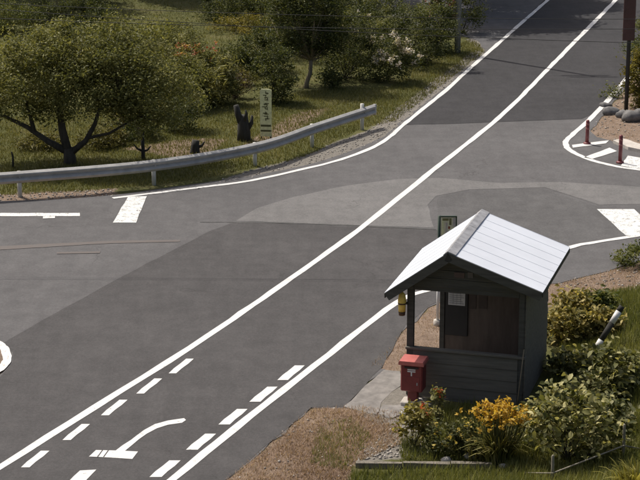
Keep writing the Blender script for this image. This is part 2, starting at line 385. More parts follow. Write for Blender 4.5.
quad('lane_line', [(43, 218.8), (55, 218.4), (55, 216.6), (43, 216.6)], PAINT_OLD, MZ + .0005)
quad('faded_line', [(57, 254.2), (100, 253.4), (100, 251.6), (57, 252.4)], PAINT_FADED)
quad('faded_line', [(-40, 252), (20, 249), (110, 243.5), (180, 242), (180, 240), (110, 241), (20, 245.5), (-40, 248)], PAINT_FADED, MZ - .002)
for c in [(35, 459), (76, 432), (114, 407.5), (149, 386), (181, 366), (-12, 489)]:
    x, y = c; k_ = (y + 330) / 760.0; quad('lane_dash', [(x - 13.5*k_, y + 8.5*k_), (x - 5*k_, y + 8.5*k_), (x + 14*k_, y - 7.5*k_), (x + 5.5*k_, y - 7.5*k_)], PAINT)
for c in [(165, 469), (201, 442), (233, 417), (263.5, 394.5), (291, 373), (126, 498)]:
    x, y = c; k_ = (y + 330) / 770.0; quad('lane_dash', [(x - 15*k_, y + 8.2*k_), (x - 3*k_, y + 8.2*k_), (x + 15*k_, y - 7.8*k_), (x + 4*k_, y - 7.8*k_)], PAINT)
arrow = [(89, 457), (96, 450.5), (116, 451), (144, 430.5), (155, 424.5), (168, 421), (184, 418.6), (186, 420.5), (182, 423.2), (168, 425.2), (157, 428.7), (147, 434), (125, 451.3), (138, 452), (132, 459.5)]
quad('turn_arrow', arrow, PAINT)
for kx in (94, 100): quad('arrow_gap', [(kx + 3, 457.5), (kx + 4.2, 457.5), (kx + 9.5, 450.2), (kx + 8.3, 450.2)], A_MAIN, MZ + .002)
quad('lane_arrow', [(68, 483), (80, 471), (96, 470), (84, 483), (60, 500), (40, 500)], PAINT)
quad('zebra_stripe', [(573, 148), (606, 143.6), (609, 140.6), (572, 145.2)], PAINT)
quad('zebra_stripe', [(584, 157.6), (592, 159.4), (617, 151.4), (610, 148)], PAINT)
quad('zebra_stripe', [(621, 166), (643, 170), (652, 160), (628, 156)], PAINT_OLD)
for pts, w in (([(200, 222.5), (240, 222.3), (330, 225), (436, 229.5)], .05),):
    strip('tar_seam', smooth(GL(pts), 4), w, .0075, SEAM, road, jit=.015)

# kerb and slabs
def slab(name, px, z0, z1, m, parent=None, seed=1):
    pts = rough_edge(GL(px), .25, .015, seed); n = len(pts); q = np.random.default_rng(seed); c = np.mean(pts, 0)
    v = [(*p, z0) for p in pts] + [(*p, z1 - .012) for p in pts] + [(*(p + (c - p) * .025), z1 + q.normal(0, .002)) for p in pts]
    mb = MB(); mb.add(v, [tuple(2*n + i for i in range(n))] + [(r*n+i, r*n+(i+1) % n, (r+1)*n+(i+1) % n, (r+1)*n+i) for r in (0, 1) for i in range(n)])
    return mb.build(name, m, parent)
pad = thing('concrete_pad', G(380, 395), 'cracked grey concrete pad in front of the red postbox', 'pad'); pad['kind'] = 'structure'
Mi = Matrix.Translation(-Vector(G(380, 395)))
for i, px in enumerate([[(344, 408), (366, 387), (384, 371), (401, 372), (402, 388), (385, 398), (377, 416)], [(378.5, 416), (386.5, 399), (403, 389), (425, 393), (422, 406), (404, 414), (392, 420)], [(386, 422), (404, 416), (421, 408), (420, 424), (398, 432)], [(377, 434), (386, 423.5), (397, 433), (388, 448), (366, 452)]]):
    o = slab('slab', px, -.05, .035 - .008 * i, CONC, pad, 20 + i); o.data.transform(Mi)
kerb = slab('kerb', [(613, 143), (622, 141.5), (640, 147), (700, 152), (700, 157), (640, 152.5), (628, 150)], -.05, .10, KERB, None, 4)
tag(kerb, 'pale concrete kerb at the dirt wedge by the striped corner', 'kerb', kind='structure')

# ------------------------------------------------------------------ bus shelter
O = G(406, 397); SA = math.radians(-16); W, D = 2.2, 2.4
RX, RZ = .81, 2.95; LX, LZ = -.36, 2.09; EX, EZ = 2.55, 2.35; RY0, RY1 = -.30, 2.72
sh = thing('bus_shelter', (O[0], O[1], 0), 'dark timber bus shelter with white metal gable roof beside the road', 'bus shelter', SA)
def under(a, off=.09):         # underside of the roof
    z = RZ + (LZ - RZ) * (RX - a) / (RX - LX) if a < RX else RZ + (EZ - RZ) * (a - RX) / (EX - RX)
    return z - off
def P_(name, m, *boxes, c=.006, par=None):
    mb = MB()
    for b in boxes: mb.box(*b, c=c)
    return mb.build(name, m, par or sh)
P_('floor_slab', CONC, (.005, W - .03, .02, D - .02, -.05, .05))
def post(a0, a1, b0, b1):
    mb = MB(); v = []
    for a, b in ((a0, b0), (a1, b0), (a1, b1), (a0, b1)): v.append((a, b, .05))
    for a, b in ((a0, b0), (a1, b0), (a1, b1), (a0, b1)): v.append((a, b, under(a, .075)))
    mb.add(v, [(3, 2, 1, 0), (4, 5, 6, 7), (0, 1, 5, 4), (1, 2, 6, 5), (2, 3, 7, 6), (3, 0, 4, 7)]); return mb.build('post', DARKWOOD, sh)
for a0, b0 in ((0, 0), (W - .12, 0), (.11, D - .11), (W - .12, D - .11)): post(a0, a0 + (.12 if a0 != .11 else .09), b0, b0 + .11)
def planks(n, z0, z1, fn):     # rows of clapboards
    h = (z1 - z0) / n
    for i in range(n): fn(z0 + i * h, z0 + (i + 1) * h - .010, i)
def clap(z0, z1, i, a0, a1, b, out):   # front/back clapboard, lower edge proud
    mb = MB(); y0, y1 = b, b + out * .030; y2 = b + out * .016
    mb.add([(a0, y0, z0), (a1, y0, z0), (a1, y1, z0), (a0, y1, z0), (a0, y0, z1), (a1, y0, z1), (a1, y2, z1), (a0, y2, z1)], [(0,1,2,3),(4,7,6,5),(0,4,5,1),(3,2,6,7),(0,3,7,4),(1,5,6,2)])
    o = mb.build('siding_plank', SIDING, sh)
planks(4, .06, .95, lambda z0, z1, i: clap(z0, z1, i, .122, W - .122, .012, -1))
planks(9, .06, 2.14, lambda z0, z1, i: clap(z0, z1, i, .205, W - .122, D - .012, 1))
def side(z0, z1, i):
    mb = MB(); x0, x1, x2 = W - .025, W + .018, W + .004
    mb.add([(x0, .0, z0), (x1, .0, z0), (x1, D, z0), (x0, D, z0), (x0, .0, z1), (x2, .0, z1), (x2, D, z1), (x0, D, z1)], [(3,2,1,0),(4,5,6,7),(0,1,5,4),(1,2,6,5),(2,3,7,6),(3,0,4,7)])
    mb.build('siding_plank', SIDING, sh)
planks(9, .06, under(W, .11), side)
P_('sill', SIDING, (-.015, W + .02, -.045, .075, .955, 1.0))
P_('lintel', DARKWOOD, (.121, W - .121, .005, .09, 2.10, 2.20))
P_('lining_panel', BROWNPLY, (.205, W - .125, D - .075, D - .045, .06, 2.15))
P_('lining_panel', BROWNPLY, (W - .075, W - .045, .125, D - .125, .06, 2.2))
def gable(b, out, zb):         # boards filling the triangle under the roof
    rows = 4; top = under(RX)
    for i in range(rows):
        z0 = zb + (top - zb) * i / rows; z1 = zb + (top - zb) * (i + 1) / rows - .008
        def xs(z):
            l = RX - (RZ - .09 - z) * (RX - LX) / (RZ - LZ); r = RX + (RZ - .09 - z) * (EX - RX) / (RZ - EZ); return max(l, 0.0), min(r, W)
        (l0, r0), (l1, r1) = xs(z0), xs(z1)
        pl = [(l0, z0), (r0, z0), (r1, z1), (l1, z1)]
        if r0 >= W - 1e-6 and r1 < W - 1e-6: pl = [(l0, z0), (r0, z0), (W, under(W)), (r1, z1), (l1, z1)] if under(W) > z0 + .01 else pl
        MB().prism(pl, b, b + out * (.024 + .004 * (i % 2))).build('gable_board', DARKWOOD, sh)
gable(-.001, -1, 2.20); gable(D + .001, 1, 2.15)
# roof: decks under, metal panels on top, seams, ridge caps, barge boards
def slope(a, z, a2, z2, y0, y1, t0, t1):       # a plate between ridge (a,z) and eave (a2,z2)
    nx_, nz_ = (z - z2), (a2 - a); L = math.hypot(nx_, nz_); nx_, nz_ = nx_ / L, nz_ / L
    if nz_ < 0: nx_, nz_ = -nx_, -nz_
    pl = [(a + nx_ * t0, z + nz_ * t0), (a2 + nx_ * t0, z2 + nz_ * t0), (a2 + nx_ * t1, z2 + nz_ * t1), (a + nx_ * t1, z + nz_ * t1)]
    return MB().prism(pl, y0, y1)
for (a2, z2) in ((LX, LZ), (EX, EZ)):
    slope(RX, RZ, a2, z2, RY0 + .03, RY1 - .03, -.075, -.022).build('roof_deck', DARKWOOD, sh)
    N = 7; wv = (RY1 - RY0) / N
    for i in range(N):
        y0 = RY0 + i * wv
        rp = slope(RX, RZ, a2, z2, y0 + .0003, y0 + wv - .0003, -.020, -.002).build('roof_panel', ROOF, sh)
        sgn = 1 if a2 > RX else -1
        slope(RX + sgn * .08, RZ - .08 * (RZ - z2) / abs(a2 - RX), a2, z2, y0 + wv - .005, y0 + wv + (.003 if i < N - 1 else -.001), -.002, .0028).build('seam', ROOF, rp)
    slope(RX, RZ, a2, z2, RY0 - .022, RY0 - .001, -.165, -.010).build('barge_board', DARKWOOD, sh)
    slope(RX, RZ, a2, z2, RY1 + .001, RY1 + .022, -.165, -.010).build('barge_board', DARKWOOD, sh)
    MB().box(a2 - (.02 if a2 > RX else 0), a2 + (0 if a2 > RX else .02), RY0 + .01, RY1 - .01, z2 - .10, z2 - .025).build('fascia', DARKWOOD, sh)
for i in range(5):
    y0 = RY0 - .02 + i * .614; y1 = min(y0 + .63, RY1 + .02); e = .004 * (i % 2)
    pl = [(RX - .085, RZ - .085*.735 + .012 + e), (RX, RZ + .025 + e), (RX + .15, RZ - .15*.345 + .020 + e), (RX + .15, RZ - .15*.345 + .006 + e), (RX, RZ + .008 + e), (RX - .085, RZ - .085*.735 + .002 + e)]
    MB().prism(pl, y0, y1).build('ridge_cap', RIDGE, sh)
# things on the back lining seen through the open front, and plates on the gable
def onplane(x, y, b):          # pixel to shelter coordinates on the plane at depth b
    ca, sa = math.cos(SA), math.sin(SA); ex = np.array([ca, sa, 0]); ey = np.array([-sa, ca, 0]); d = ray(x, y)
    t = (b - (np.array([0, 0, H]) - O) @ ey) / (d @ ey); q = np.array([0, 0, H]) + d * t - O
    return q @ ex, q[2]
Bb = D - .075
a0, z1 = onplane(446, 286, Bb); a1, z0 = onplane(467, 362, Bb)
nb = P_('notice_board', BLACKBOARD, (a0, a1, Bb - .035, Bb - .001, max(z0, .5), z1)); 
nb['label'] = 'black notice board on the brown back lining'
a0, z1 = onplane(448.5, 288, Bb - .04); a1, z0 = onplane(465, 306, Bb - .04)
pp = P_('timetable_sheet', PAPER, (a0, a1, Bb - .042, Bb - .036, z0, z1), c=0, par=nb)
mb = MB(); hh = z1 - z0
for i in range(7): zz = z0 + hh * (.10 + .12 * i); mb.box(a0 + .02, a1 - .02 - .03 * (i % 3), Bb - .0445, Bb - .0422, zz, zz + hh * .035)
for i in range(3): aa = a0 + (a1 - a0) * (.28 + .22 * i); mb.box(aa, aa + .006, Bb - .0465, Bb - .0448, z0 + .02, z1 - .02)
mb.build('print_lines', INK, nb)
for x0, x1 in ((470, 476), (479, 487)):
    a0, z1 = onplane(x0, 287, Bb); a1, z0 = onplane(x1, 309, Bb)
    P_('pinned_leaflet', simple('brown_leaflet', (.085, .065, .055), .8, .2, 6, bump=0), (a0, a1, Bb - .012, Bb - .001, z0, z1), c=0)
for x0, x1, c in ((454.5, 464.5, (.10, .065, .06)), (468, 473, (.12, .105, .10))):
    a0, z1 = onplane(x0, 272, -.03); a1, z0 = onplane(x1, 278, -.03)
    P_('name_plate', simple('plate_%d' % x0, c, .6, .2, 9, bump=0), (a0, a1, -.045, -.0295, z0, z1), c=0)
# thin leaning cane and yellow holder on the corner post
cane = thing('bamboo_cane', O + np.array([0, 0, 0]), 'thin cane leaning against the front wall of the shelter', 'cane', SA)
a0, z0 = onplane(517, 392, -.20); a1, z1 = onplane(524, 350, -.06)
MB().tube([(a0, -.20, 0.012), (a0 + (a1-a0)*.5, -.13, z1 * .5), (a1, -.062, z1)], .012, 6).build('stem', BARKP, cane)
MB().tube([(a1 - .002, -.066, z1 - .03), (a1 + .002, -.058, z1 + .012)], .0095, 6).build('tip', BARKP, cane)
a0, z1 = onplane(401, 291, -.03); a1, z0 = onplane(407, 315, -.03)
yl = thing('yellow_flag_holder', O, 'small golden yellow holder hung on the left corner post of the shelter', 'flag holder', SA)
ac = (a0 + a1) / 2 - .03; zc = (z0 + z1) / 2
mb = MB(); hh = z1 - z0
mb.tube([(ac, -.06, z0 + hh*.16), (ac, -.06, z0 + hh*.45), (ac, -.06, z0 + hh*.62), (ac, -.06, z1 - hh*.12), (ac, -.06, z1)], [.066, .07, .078, .06, .014], 10); mb.build('holder_body', YELLOW, yl)
MB().tube([(ac, -.06, z0), (ac, -.06, z0 + hh*.165)], [.058, .067], 10).build('holder_base', BROWN, yl)
MB().box(ac + .01, ac + .10, -.048, -.001, zc - .02, zc + .02).build('bracket', BLACKM, yl)
MB().tube([(ac, -.06, z0 + hh*.47), (ac, -.06, z0 + hh*.53)], [.075, .079], 10).build('band', BROWN, yl)

# ------------------------------------------------------------------ red postbox
pb0 = G(413, 405); pb = thing('postbox', (pb0[0], pb0[1], 0.03), 'small red postbox with white postal mark at the corner of the shelter', 'postbox', SA)
w = .205
MB().box(-.09, .09, -.07, .09, 0, .30, .01).build('pedestal', RED, pb)
MB().box(-.21, .15, -.16, .16, -.03, .07, .02).build('base_block', KERB, pb)
body = MB().box(-w, w, -.16, .16, .28, .80, .022).build('body', RED, pb)
MB().prism([(-w - .03, .80), (w + .03, .80), (w + .03, .85), (w + .01, .875), (-w - .01, .875), (-w - .03, .85)], -.205, .20).build('lid', RED_SUNLIT, pb)
MB().box(-.13, .13, -.175, -.158, .735, .765).build('letter_slot', BLACKM, body)
mk = MB(); mk.box(-.075, .075, -.166, -.161, .70, .722); mk.box(-.075, .075, -.1662, -.1612, .664, .686); mk.box(-.012, .012, -.1664, -.1614, .59, .685)
mk.build('postal_mark', WHITE, body)
MB().box(-.155, .155, -.167, -.1605, .32, .58, .003).build('door', RED, body)
MB().box(.10, .12, -.178, -.1675, .42, .47).build('lock', STEEL, body)

# ------------------------------------------------------------------ bus stop sign behind the shelter
sp = G(437.5, 326); bs = thing('bus_stop_sign', (sp[0], sp[1], gh(sp[0], sp[1])), 'square cream sign in a dark green frame standing behind the shelter', 'sign')
MB().tube([(0, 0, -.05), (0, 0, .12)], .085, 14).build('foot', KERB, bs)
MB().tube([(0, 0, .1), (0, 0, 1.0)], .032, 10).build('lower_pole', WHITE, bs)
zt = GY(437, 216.5, sp[1])[2]; zb_ = GY(437, 240, sp[1])[2]; xr = GY(457, 220, sp[1])[0] - sp[0]
MB().tube([(0, 0, 1.0), (0, 0, zt)], .03, 10).build('upper_pole', GREENP, bs)
fr_ = MB(); fr_.box(.031, xr, -.018, .018, zt - .025, zt).box(.031, xr, -.018, .018, zb_ - .05, zb_ - .025).box(xr - .022, xr + .001, -.017, .017, zb_ - .03, zt - .02)
fr_.build('frame', GREENP, bs)
bd = MB().box(.031, xr - .02, -.010, .010, zb_ - .026, zt - .024).build('board', CREAM, bs)
w_, h_ = xr - .03, zt - zb_
for (u0, u1, v0, v1, m) in ((.10, .48, .80, .90, OLIVE), (.08, .17, .1, .8, PALEG), (.30, .42, .15, .72, KERB), (.48, .60, .22, .34, REDP), (.46, .58, .45, .56, REDP), (.52, .66, .62, .9, OLIVE), (.74, .92, .55, .92, KERB), (.66, .72, .1, .5, PALEG)):
    MB().box(.03 + w_*u0, .03 + w_*u1, -.0135, -.0102, zb_ + h_*v0, zb_ + h_*v1).build('printed_panel', m, bd)

# ------------------------------------------------------------------ guardrail
bases = GL([(-110, 206), (20, 197), (154, 185), (255, 167), (312, 147.5), (362, 130.5)])
bases = extend(bases, 4.0, 0)
gr_ = thing('guardrail', bases[3] * 1.0, 'galvanised W-beam guardrail on pale posts along the curve by the garden', 'guardrail')
g0 = bases[3]
top = .70
path = smooth(extend(bases, .3, .55), 10)
def frame2(P, i):
    t = P[min(i+1, len(P)-1)] - P[max(i-1, 0)]; t = t / np.linalg.norm(t); return t, np.array([t[1], -t[0], 0])
prof = [(.0, .0), (.045, .035), (.09, .08), (.045, .125), (.0, .155), (.035, .19), (.085, .235), (.08, .262), (.0, .31)]
seg = 10
for s in range(0, len(path) - 1, seg):
    P = path[s:s + seg + 1]; v = []
    if len(P) < 2: continue
    for i, p in enumerate(P):
        t, n = frame2(path, min(s + i, len(path) - 1))
        for o_, z_ in prof: v.append(p - g0 + n * (.07 + o_ + (.004 if (s // seg) % 2 else 0)) + np.array([0, 0, top - .31 + z_]))
        for o_, z_ in prof[::-1]: v.append(p - g0 + n * (.066 + o_ - .004) + np.array([0, 0, top - .31 + z_]))
    m_ = len(prof) * 2; f = [(i*m_+k_, i*m_+(k_+1) % m_, (i+1)*m_+(k_+1) % m_, (i+1)*m_+k_) for i in range(len(P)-1) for k_ in range(m_)]
    MB().add(v, f, False).build('beam', STEEL, gr_)
for i, b in enumerate(bases):
    pz = gh(b[0], b[1])
    p_ = MB().tube([b - g0 + np.array([0, 0, -.1]), b - g0 + np.array([0, 0, top + (.10 if i == len(bases) - 1 else -.02)])], .058, 12).build('post', POSTST, gr_)
    q = min(range(len(path)), key=lambda j: np.linalg.norm(path[j] - b)); t, n = frame2(path, q); c = b - g0 + n * .06
    MB().tube([c + np.array([0, 0, top - .15]), c + n * .055 + np.array([0, 0, top - .15])], .028, 8).build('bolt', STEEL, p_)
# rolled end piece of the beam
e = path[-1] - g0; t, n = frame2(path, len(path) - 1)
MB().tube([e + n * .09 + t * .0 + np.array([0, 0, top - .31]), e + n * .09 + np.array([0, 0, top])], .05, 10).build('end_cap', STEEL, gr_)

# ------------------------------------------------------------------ small upright things
def narrow_board():
    b = GH(266, 139); t = thing('garden_sign_board', b, 'tall narrow pale green board with dark lettering standing behind the guardrail', 'sign board', math.radians(-6))
    zt = GY(266, 89, b[1])[2] - b[2]; wd = .165
    bo = MB().prism([(-wd, .08), (wd, .08), (wd*1.02, zt - .03), (wd*.55, zt), (-wd*.75, zt), (-wd, zt - .05)], -.015, .015).build('board', PALEG, t)
    for x in (-wd + .03, wd - .03): MB().box(x - .02, x + .02, .0155, .05, -.15, zt * .7).build('leg', TIMBER, t)
    q = np.random.default_rng(5)
    for i in range(6):           # brushed characters, unreadable at this distance
        zc = zt * (.90 - .095 * i); g = MB()
        for j in range(5):
            x0 = q.uniform(-.085, .02); z0 = zc + q.uniform(-.05, .04); L = q.uniform(.04, .10)
            if j % 2: g.box(x0 - .02, x0 + L * 1.25, -.0175 - .0004*j, -.0152, z0, z0 + .026)
            else: g.box(x0 + .03, x0 + .056, -.0175 - .0004*j, -.0152, z0 - .03, z0 - .03 + L * .8)
        g.build('brushed_character', INKG, bo)
    MB().box(-wd * .9, wd * .9, -.0185, -.0152, zt * .25, zt * .29).build('printed_band', INKG, bo)
    MB().box(-wd * .9, wd * .9, -.0185, -.0152, zt * .15, zt * .185).build('printed_band', INKG, bo)
narrow_board()
b = GH(457, 53); up = thing('utility_pole', b, 'grey-green utility pole at the edge of the shrubs by the far road', 'utility pole')
MB().tube([(0, 0, -.3), (0, 0, 4.5), (0, 0, 9)], [.088, .08, .07], 14).build('shaft', POLEG, up)
MB().tube([(.10, 0, 0), (.10, 0, 3.2)], .022, 8).build('conduit', POLEG, up)
for i in range(3): MB().tube([(0, 0, 1.2 + i * 1.1), (0, 0, 1.24 + i * 1.1)], .09, 14).build('band', STEEL, up)
for i in range(2): MB().box(-.8, .8, -.16, -.08, 8.2 + i * .5, 8.28 + i * .5).build('crossarm', POLEG, up)
b = GH(626, 111); bp = thing('brown_sign_post', b, 'black pole carrying a tall reddish brown sign panel at right edge', 'sign post')
MB().tube([(0, 0, -.2), (0, 0, 4.4)], .062, 12).build('pole', BLACKM, bp)
zb_ = GY(628, 40, b[1])[2] - b[2]; x0 = GY(622, 40, b[1])[0] - b[0]; x1 = GY(634, 40, b[1])[0] - b[0]
MB().box(x0, x1, -.11, -.064, zb_, zb_ + 2.1, .008).build('sign_panel', SIGNBR, bp)
for z_ in (.3, 1.7): MB().box(-.08, .08, -.0635, -.02, zb_ + z_, zb_ + z_ + .05).build('clamp', STEEL, bp)
for i, (x, y0, y1) in enumerate([(587, 120, 144), (620, 135, 163)]):
    b = G(x, y1); hgt = GY(x, y0, b[1])[2]
    lab = ['dark red delineator post at the tip of the striped corner', 'dark red delineator post beside the right end of the striped corner'][i]
    d = thing('delineator_post', (b[0], b[1], 0), lab, 'bollard', 0, 'red posts on the striped corner')
    MB().tube([(0, 0, .0), (0, 0, .045), (0, 0, .06)], [.11, .10, .05], 14).build('foot', DELIN, d)
    MB().tube([(0, 0, .05), (0, 0, hgt * .55), (0, 0, hgt - .03), (0, 0, hgt)], [.054, .052, .052, .034], 12).build('tube', DELIN, d)
    for z_ in (.62, .8): MB().tube([(0, 0, hgt * z_), (0, 0, hgt * z_ + .05)], .0545, 12).build('reflective_band', simple('band_red%d' % (z_*100), (.30, .10, .09), .5, .1, 8, bump=0), d)
# striped leaning pole on the bank
b = GH(594, 352); t_ = GY(621, 308, b[1] + .25)
lp = thing('striped_snow_pole', b, 'leaning grey pole with two white bands among the yellow-green plants', 'pole')
v0 = np.zeros(3); v1 = t_ - b
for s0, s1, m in ((-.06, .08, STUMPM), (.08, .27, WHITE), (.27, .66, STUMPM), (.66, .92, WHITE), (.92, 1.04, STUMPM)):
    MB().tube([v0 + (v1 - v0) * s0, v0 + (v1 - v0) * s1], .062 if m is WHITE else .058, 12).build('white_band' if m is WHITE else 'pole_section', m, lp)
# stakes and the thin rail lying across them
stk = []
for i, (x, y0, y1) in enumerate([(552, 455, 482), (623, 424, 456)]):
    b = GH(x, y1); hgt = GY(x, y0, b[1])[2] - b[2]
    o = MB().tube([(0, 0, -.1), (.004, 0, hgt * .5), (0, .004, hgt - .02), (0, 0, hgt)], [.028, .026, .024, .012], 8).build('garden_stake', STAKE)
    o.location = b; tag(o, ['pale wooden stake in front of the big-leaved shrub', 'pale wooden stake on the grass bank right of the big-leaved shrub'][i], 'stake', 'garden stakes on the bank')
    stk.append((b, hgt))
b0, b1 = GH(523, 474), GH(628, 441)
mid = stk[0][0] + np.array([0, -.035, stk[0][1] * .35])
o = MB().tube([np.zeros(3) + [0, 0, .02], mid - b0, (stk[1][0] + np.array([0, -.035, stk[1][1] * .35])) - b0, (stk[1][0] - b0) + np.array([.35, .05, .10])], .014, 6).build('thin_rail', STAKE)
o.location = b0; tag(o, 'thin pale bamboo rail tied low between the two stakes', 'rail')
# timber edging in front of the flower bed
ed = thing('timber_edging', GH(425, 466), 'low dark timber edging along the front of the flower bed', 'edging')
e0 = GH(425, 466)
for i, (x0, x1) in enumerate(((356, 402), (403, 450), (451, 492))):
    a, b = GH(x0, 467 + .2*i), GH(x1, 468 + .2*i); d = (b - a) / np.linalg.norm(b - a); n = np.array([-d[1], d[0], 0])
    v = [a - n*.05, b - n*.05, b + n*.05, a + n*.05]; v = [q - e0 + np.array([0, 0, -.12]) for q in v] + [q - e0 + np.array([0, 0, .09 + .012 * ((k_ + i) % 2)]) for k_, q in enumerate(v)]
    MB().add(v, [(3,2,1,0),(4,5,6,7),(0,1,5,4),(1,2,6,5),(2,3,7,6),(3,0,4,7)]).build('timber', TIMBER, ed)
def rocks(spec, m, labels, group):
    for i, ((x, y, r), lab) in enumerate(zip(spec, labels)):
        b = GH(x, y); o = MB().rock((0, 0, r * .35), (r, r * .8, r * .6), 40 + i + int(x)).build('rock', m); o.location = b; tag(o, lab, 'rock', group)
rocks([(612, 114, .26), (622, 117, .22), (632, 121, .34), (642, 118, .3), (605, 107, .17)], ROCKM,
      ['grey rock left of the foot of the black sign pole', 'small grey rock right in front of the black sign pole', 'largest dark grey rock right of the black sign pole', 'dark grey rock cut by the right edge of the picture', 'small grey rock beside the white line left of the sign pole'], 'rocks round the sign pole')
rocks([(404, 416, .10), (470, 459, .12), (446, 462, .10), (503, 468, .085)], ROCKP,
      ['pale stone on the slab edge below the postbox', 'pale stone in the flower bed behind the timber edging right part', 'flat pale stone in the flower bed behind the timber edging middle', 'small whitish stone at the foot of the orange-flowered clump'], 'pale stones by the flower bed')

# dark stumps and sticks in the garden
b = GH(244, 140); st = thing('dead_stump', b, 'dark dead tree stump with a leaning limb left of the pale green board', 'stump')
MB().tube([(0, 0, -.1), (0, 0, .25), (-.02, .02, .55), (.02, 0, .72)], [.21, .19, .16, .10], 10).build('stump', STUMPM, st)
MB().tube([(-.05, 0, .4), (-.16, 0, .75), (-.22, 0, 1.02)], [.10, .095, .075], 8).build('limb', STUMPM, st)
MB().tube([(.08, 0, .3), (.22, 0, .5), (.24, 0, .72)], [.09, .06, .03], 8).build('limb', STUMPM, st)
MB().tube([(.0, -.05, .5), (.08, -.1, .78), (.06, -.1, .9)], [.07, .045, .02], 8).build('limb', STUMPM, st)
b = GH(143, 159); st = thing('cut_sapling', b, 'small dark cut sapling with stubby forks behind the guardrail', 'sapling')
MB().tube([(0, 0, -.1), (.01, 0, .25), (.0, 0, .52)], [.06, .05, .045], 8).build('trunk', STUMPM, st)
for s_ in ((-.25, .42), (.22, .36), (.03, .75)): MB().tube([(0, 0, .22), (s_[0]*.6, 0, s_[1]*.7), (s_[0], .02, s_[1])], [.04, .03, .015], 6).build('branch', STUMPM, st)
b = GH(13, 168); o = MB().tube([(0, 0, -.1), (.01, 0, .3), (-.02, 0, .45)], [.03, .028, .02], 7).build('short_stake', STUMPM); o.location = b; tag(o, 'short black stake at far left behind the guardrail', 'stake')
b = GH(195, 153); st = thing('mossy_stump', b, 'low dark mossy stump behind the guardrail', 'stump')
MB().tube([(0, 0, -.1), (0, 0, .06), (.01, 0, .22), (.03, .02, .36)], [.17, .135, .115, .10], 11).build('stump', STUMPM, st)
MB().tube([(.05, 0, .15), (.20, -.02, .22), (.27, -.03, .33)], [.05, .04, .02], 7).build('limb', STUMPM, st)


# ------------------------------------------------------------------ overhead cables between two poles outside the picture
YW = 44.6; pl_, pr_ = np.array([-15.5, 45.4, 0]), np.array([14.0, 44.2, 0])
wires = [((115, 8), (200, 13), (640, 19), 'topmost of the thin black overhead cables across the garden and far road'),
         ((135, 24), (220, 25), (640, 29), 'middle thin black overhead cable across the garden and far road'),
         ((500, 38.5), (560, 40.5), (640, 43), 'lowest thin black overhead cable crossing the far road')]
ends = []
def plY(x): return pl_[1] + (pr_[1] - pl_[1]) * (x - pl_[0]) / (pr_[0] - pl_[0])
def on_line(px, py):
    d = ray(px, py); Y = YW
    for _ in range(8): q = d * (Y / d[1]); Y = plY(q[0])
    return np.array([q[0], Y, H + q[2]])
for A_, B_, C_, lab in wires:
    q = [on_line(*A_), on_line(*B_), on_line(*C_)]; xs = np.array([p[0] for p in q]); zs = np.array([p[2] for p in q])
    cur = .0018; lin = np.polyfit(xs, zs - cur * xs**2, 1)
    f_ = lambda x: cur * x * x + lin[0] * x + lin[1]
    X = np.linspace(pl_[0], pr_[0], 40); P = [(x, plY(x), f_(x)) for x in X]
    o = MB().tube(P, .0065, 6).build('overhead_cable', WIREM); tag(o, lab, 'cable', 'overhead cables')
    ends.append((f_(pl_[0]), f_(pr_[0])))
for i, (p, lab) in enumerate(((pl_, 'concrete utility pole left of the picture carrying the cables'), (pr_, 'concrete utility pole right of the picture carrying the cables'))):
    pz = gh(p[0], p[1]); t = thing('cable_pole', (p[0], p[1], pz), lab, 'utility pole', 0, 'poles carrying the overhead cables')
    MB().tube([(0, .14, -.3), (0, .14, 8.5)], [.15, .10], 14).build('shaft', POLEG, t)
    for e in ends: MB().tube([(0, .06, e[i] - pz - .02), (0, -.02, e[i] - pz)], .05, 8).build('insulator', WHITE, t)

# ------------------------------------------------------------------ foliage
def unit(v): return v / (np.linalg.norm(v, axis=-1, keepdims=True) + 1e-9)
def leaf_arrays(C, size, aspect=.5, up=.6, q=rng, jit=.35, tint=None):
    n = len(C); d = unit(q.normal(size=(n, 3)) * [1, 1, .6]); nrm = unit(q.normal(size=(n, 3)) + [0, 0, up * 2])
    s = unit(np.cross(d, nrm)); nrm = np.cross(s, d)
    L = size * (1 + q.uniform(-jit, jit, n))[:, None]; Wd = L * aspect * .5
    b = C - d * L / 2; tip = C + d * L / 2; mid = C - d * L * .05
    V = np.stack([b, mid + s * Wd + nrm * L * .10, tip - nrm * L * .06, mid - s * Wd + nrm * L * .10], 1).reshape(-1, 3)
    i = np.arange(n)[:, None] * 4; Fc = np.concatenate([i + [0, 1, 2], i + [0, 2, 3]], 1).reshape(-1, 3)
    T = np.repeat(np.clip(q.beta(2, 2, n) if tint is None else tint, 0, 1), 4)
    return V, Fc, T
def leaf_curved(C, size, aspect=.5, up=.6, q=rng, jit=.35, tint=None):
    n = len(C); d = unit(q.normal(size=(n, 3)) * [1, 1, .55] + [0, 0, -.15]); nrm = unit(q.normal(size=(n, 3)) + [0, 0, up * 2])
    s = unit(np.cross(d, nrm)); nrm = np.cross(s, d); L = size * (1 + q.uniform(-jit, jit, n))[:, None]; Wd = L * aspect * .5
    droop = q.uniform(.05, .35, n)[:, None]; P = []
    for t, w in ((0, 0), (.28, .85), (.62, .9), (1, 0)):
        m = C + d * L * (t - .5) - nrm * L * droop * (t - .35)**2 * 1.6
        if w == 0: P.append(m)
        else: P += [m + s * Wd * w + nrm * L * .07, m, m - s * Wd * w + nrm * L * .07]
    V = np.stack(P, 1).reshape(-1, 3); i = np.arange(n)[:, None] * 8
    Fc = np.concatenate([i + f for f in ([0, 1, 2], [0, 2, 3], [1, 4, 2], [2, 4, 5], [2, 5, 6], [2, 6, 3], [4, 7, 5], [5, 7, 6])], 1).reshape(-1, 3)
    return V, Fc, np.repeat(np.clip(q.beta(2, 2, n) if tint is None else tint, 0, 1), 8)
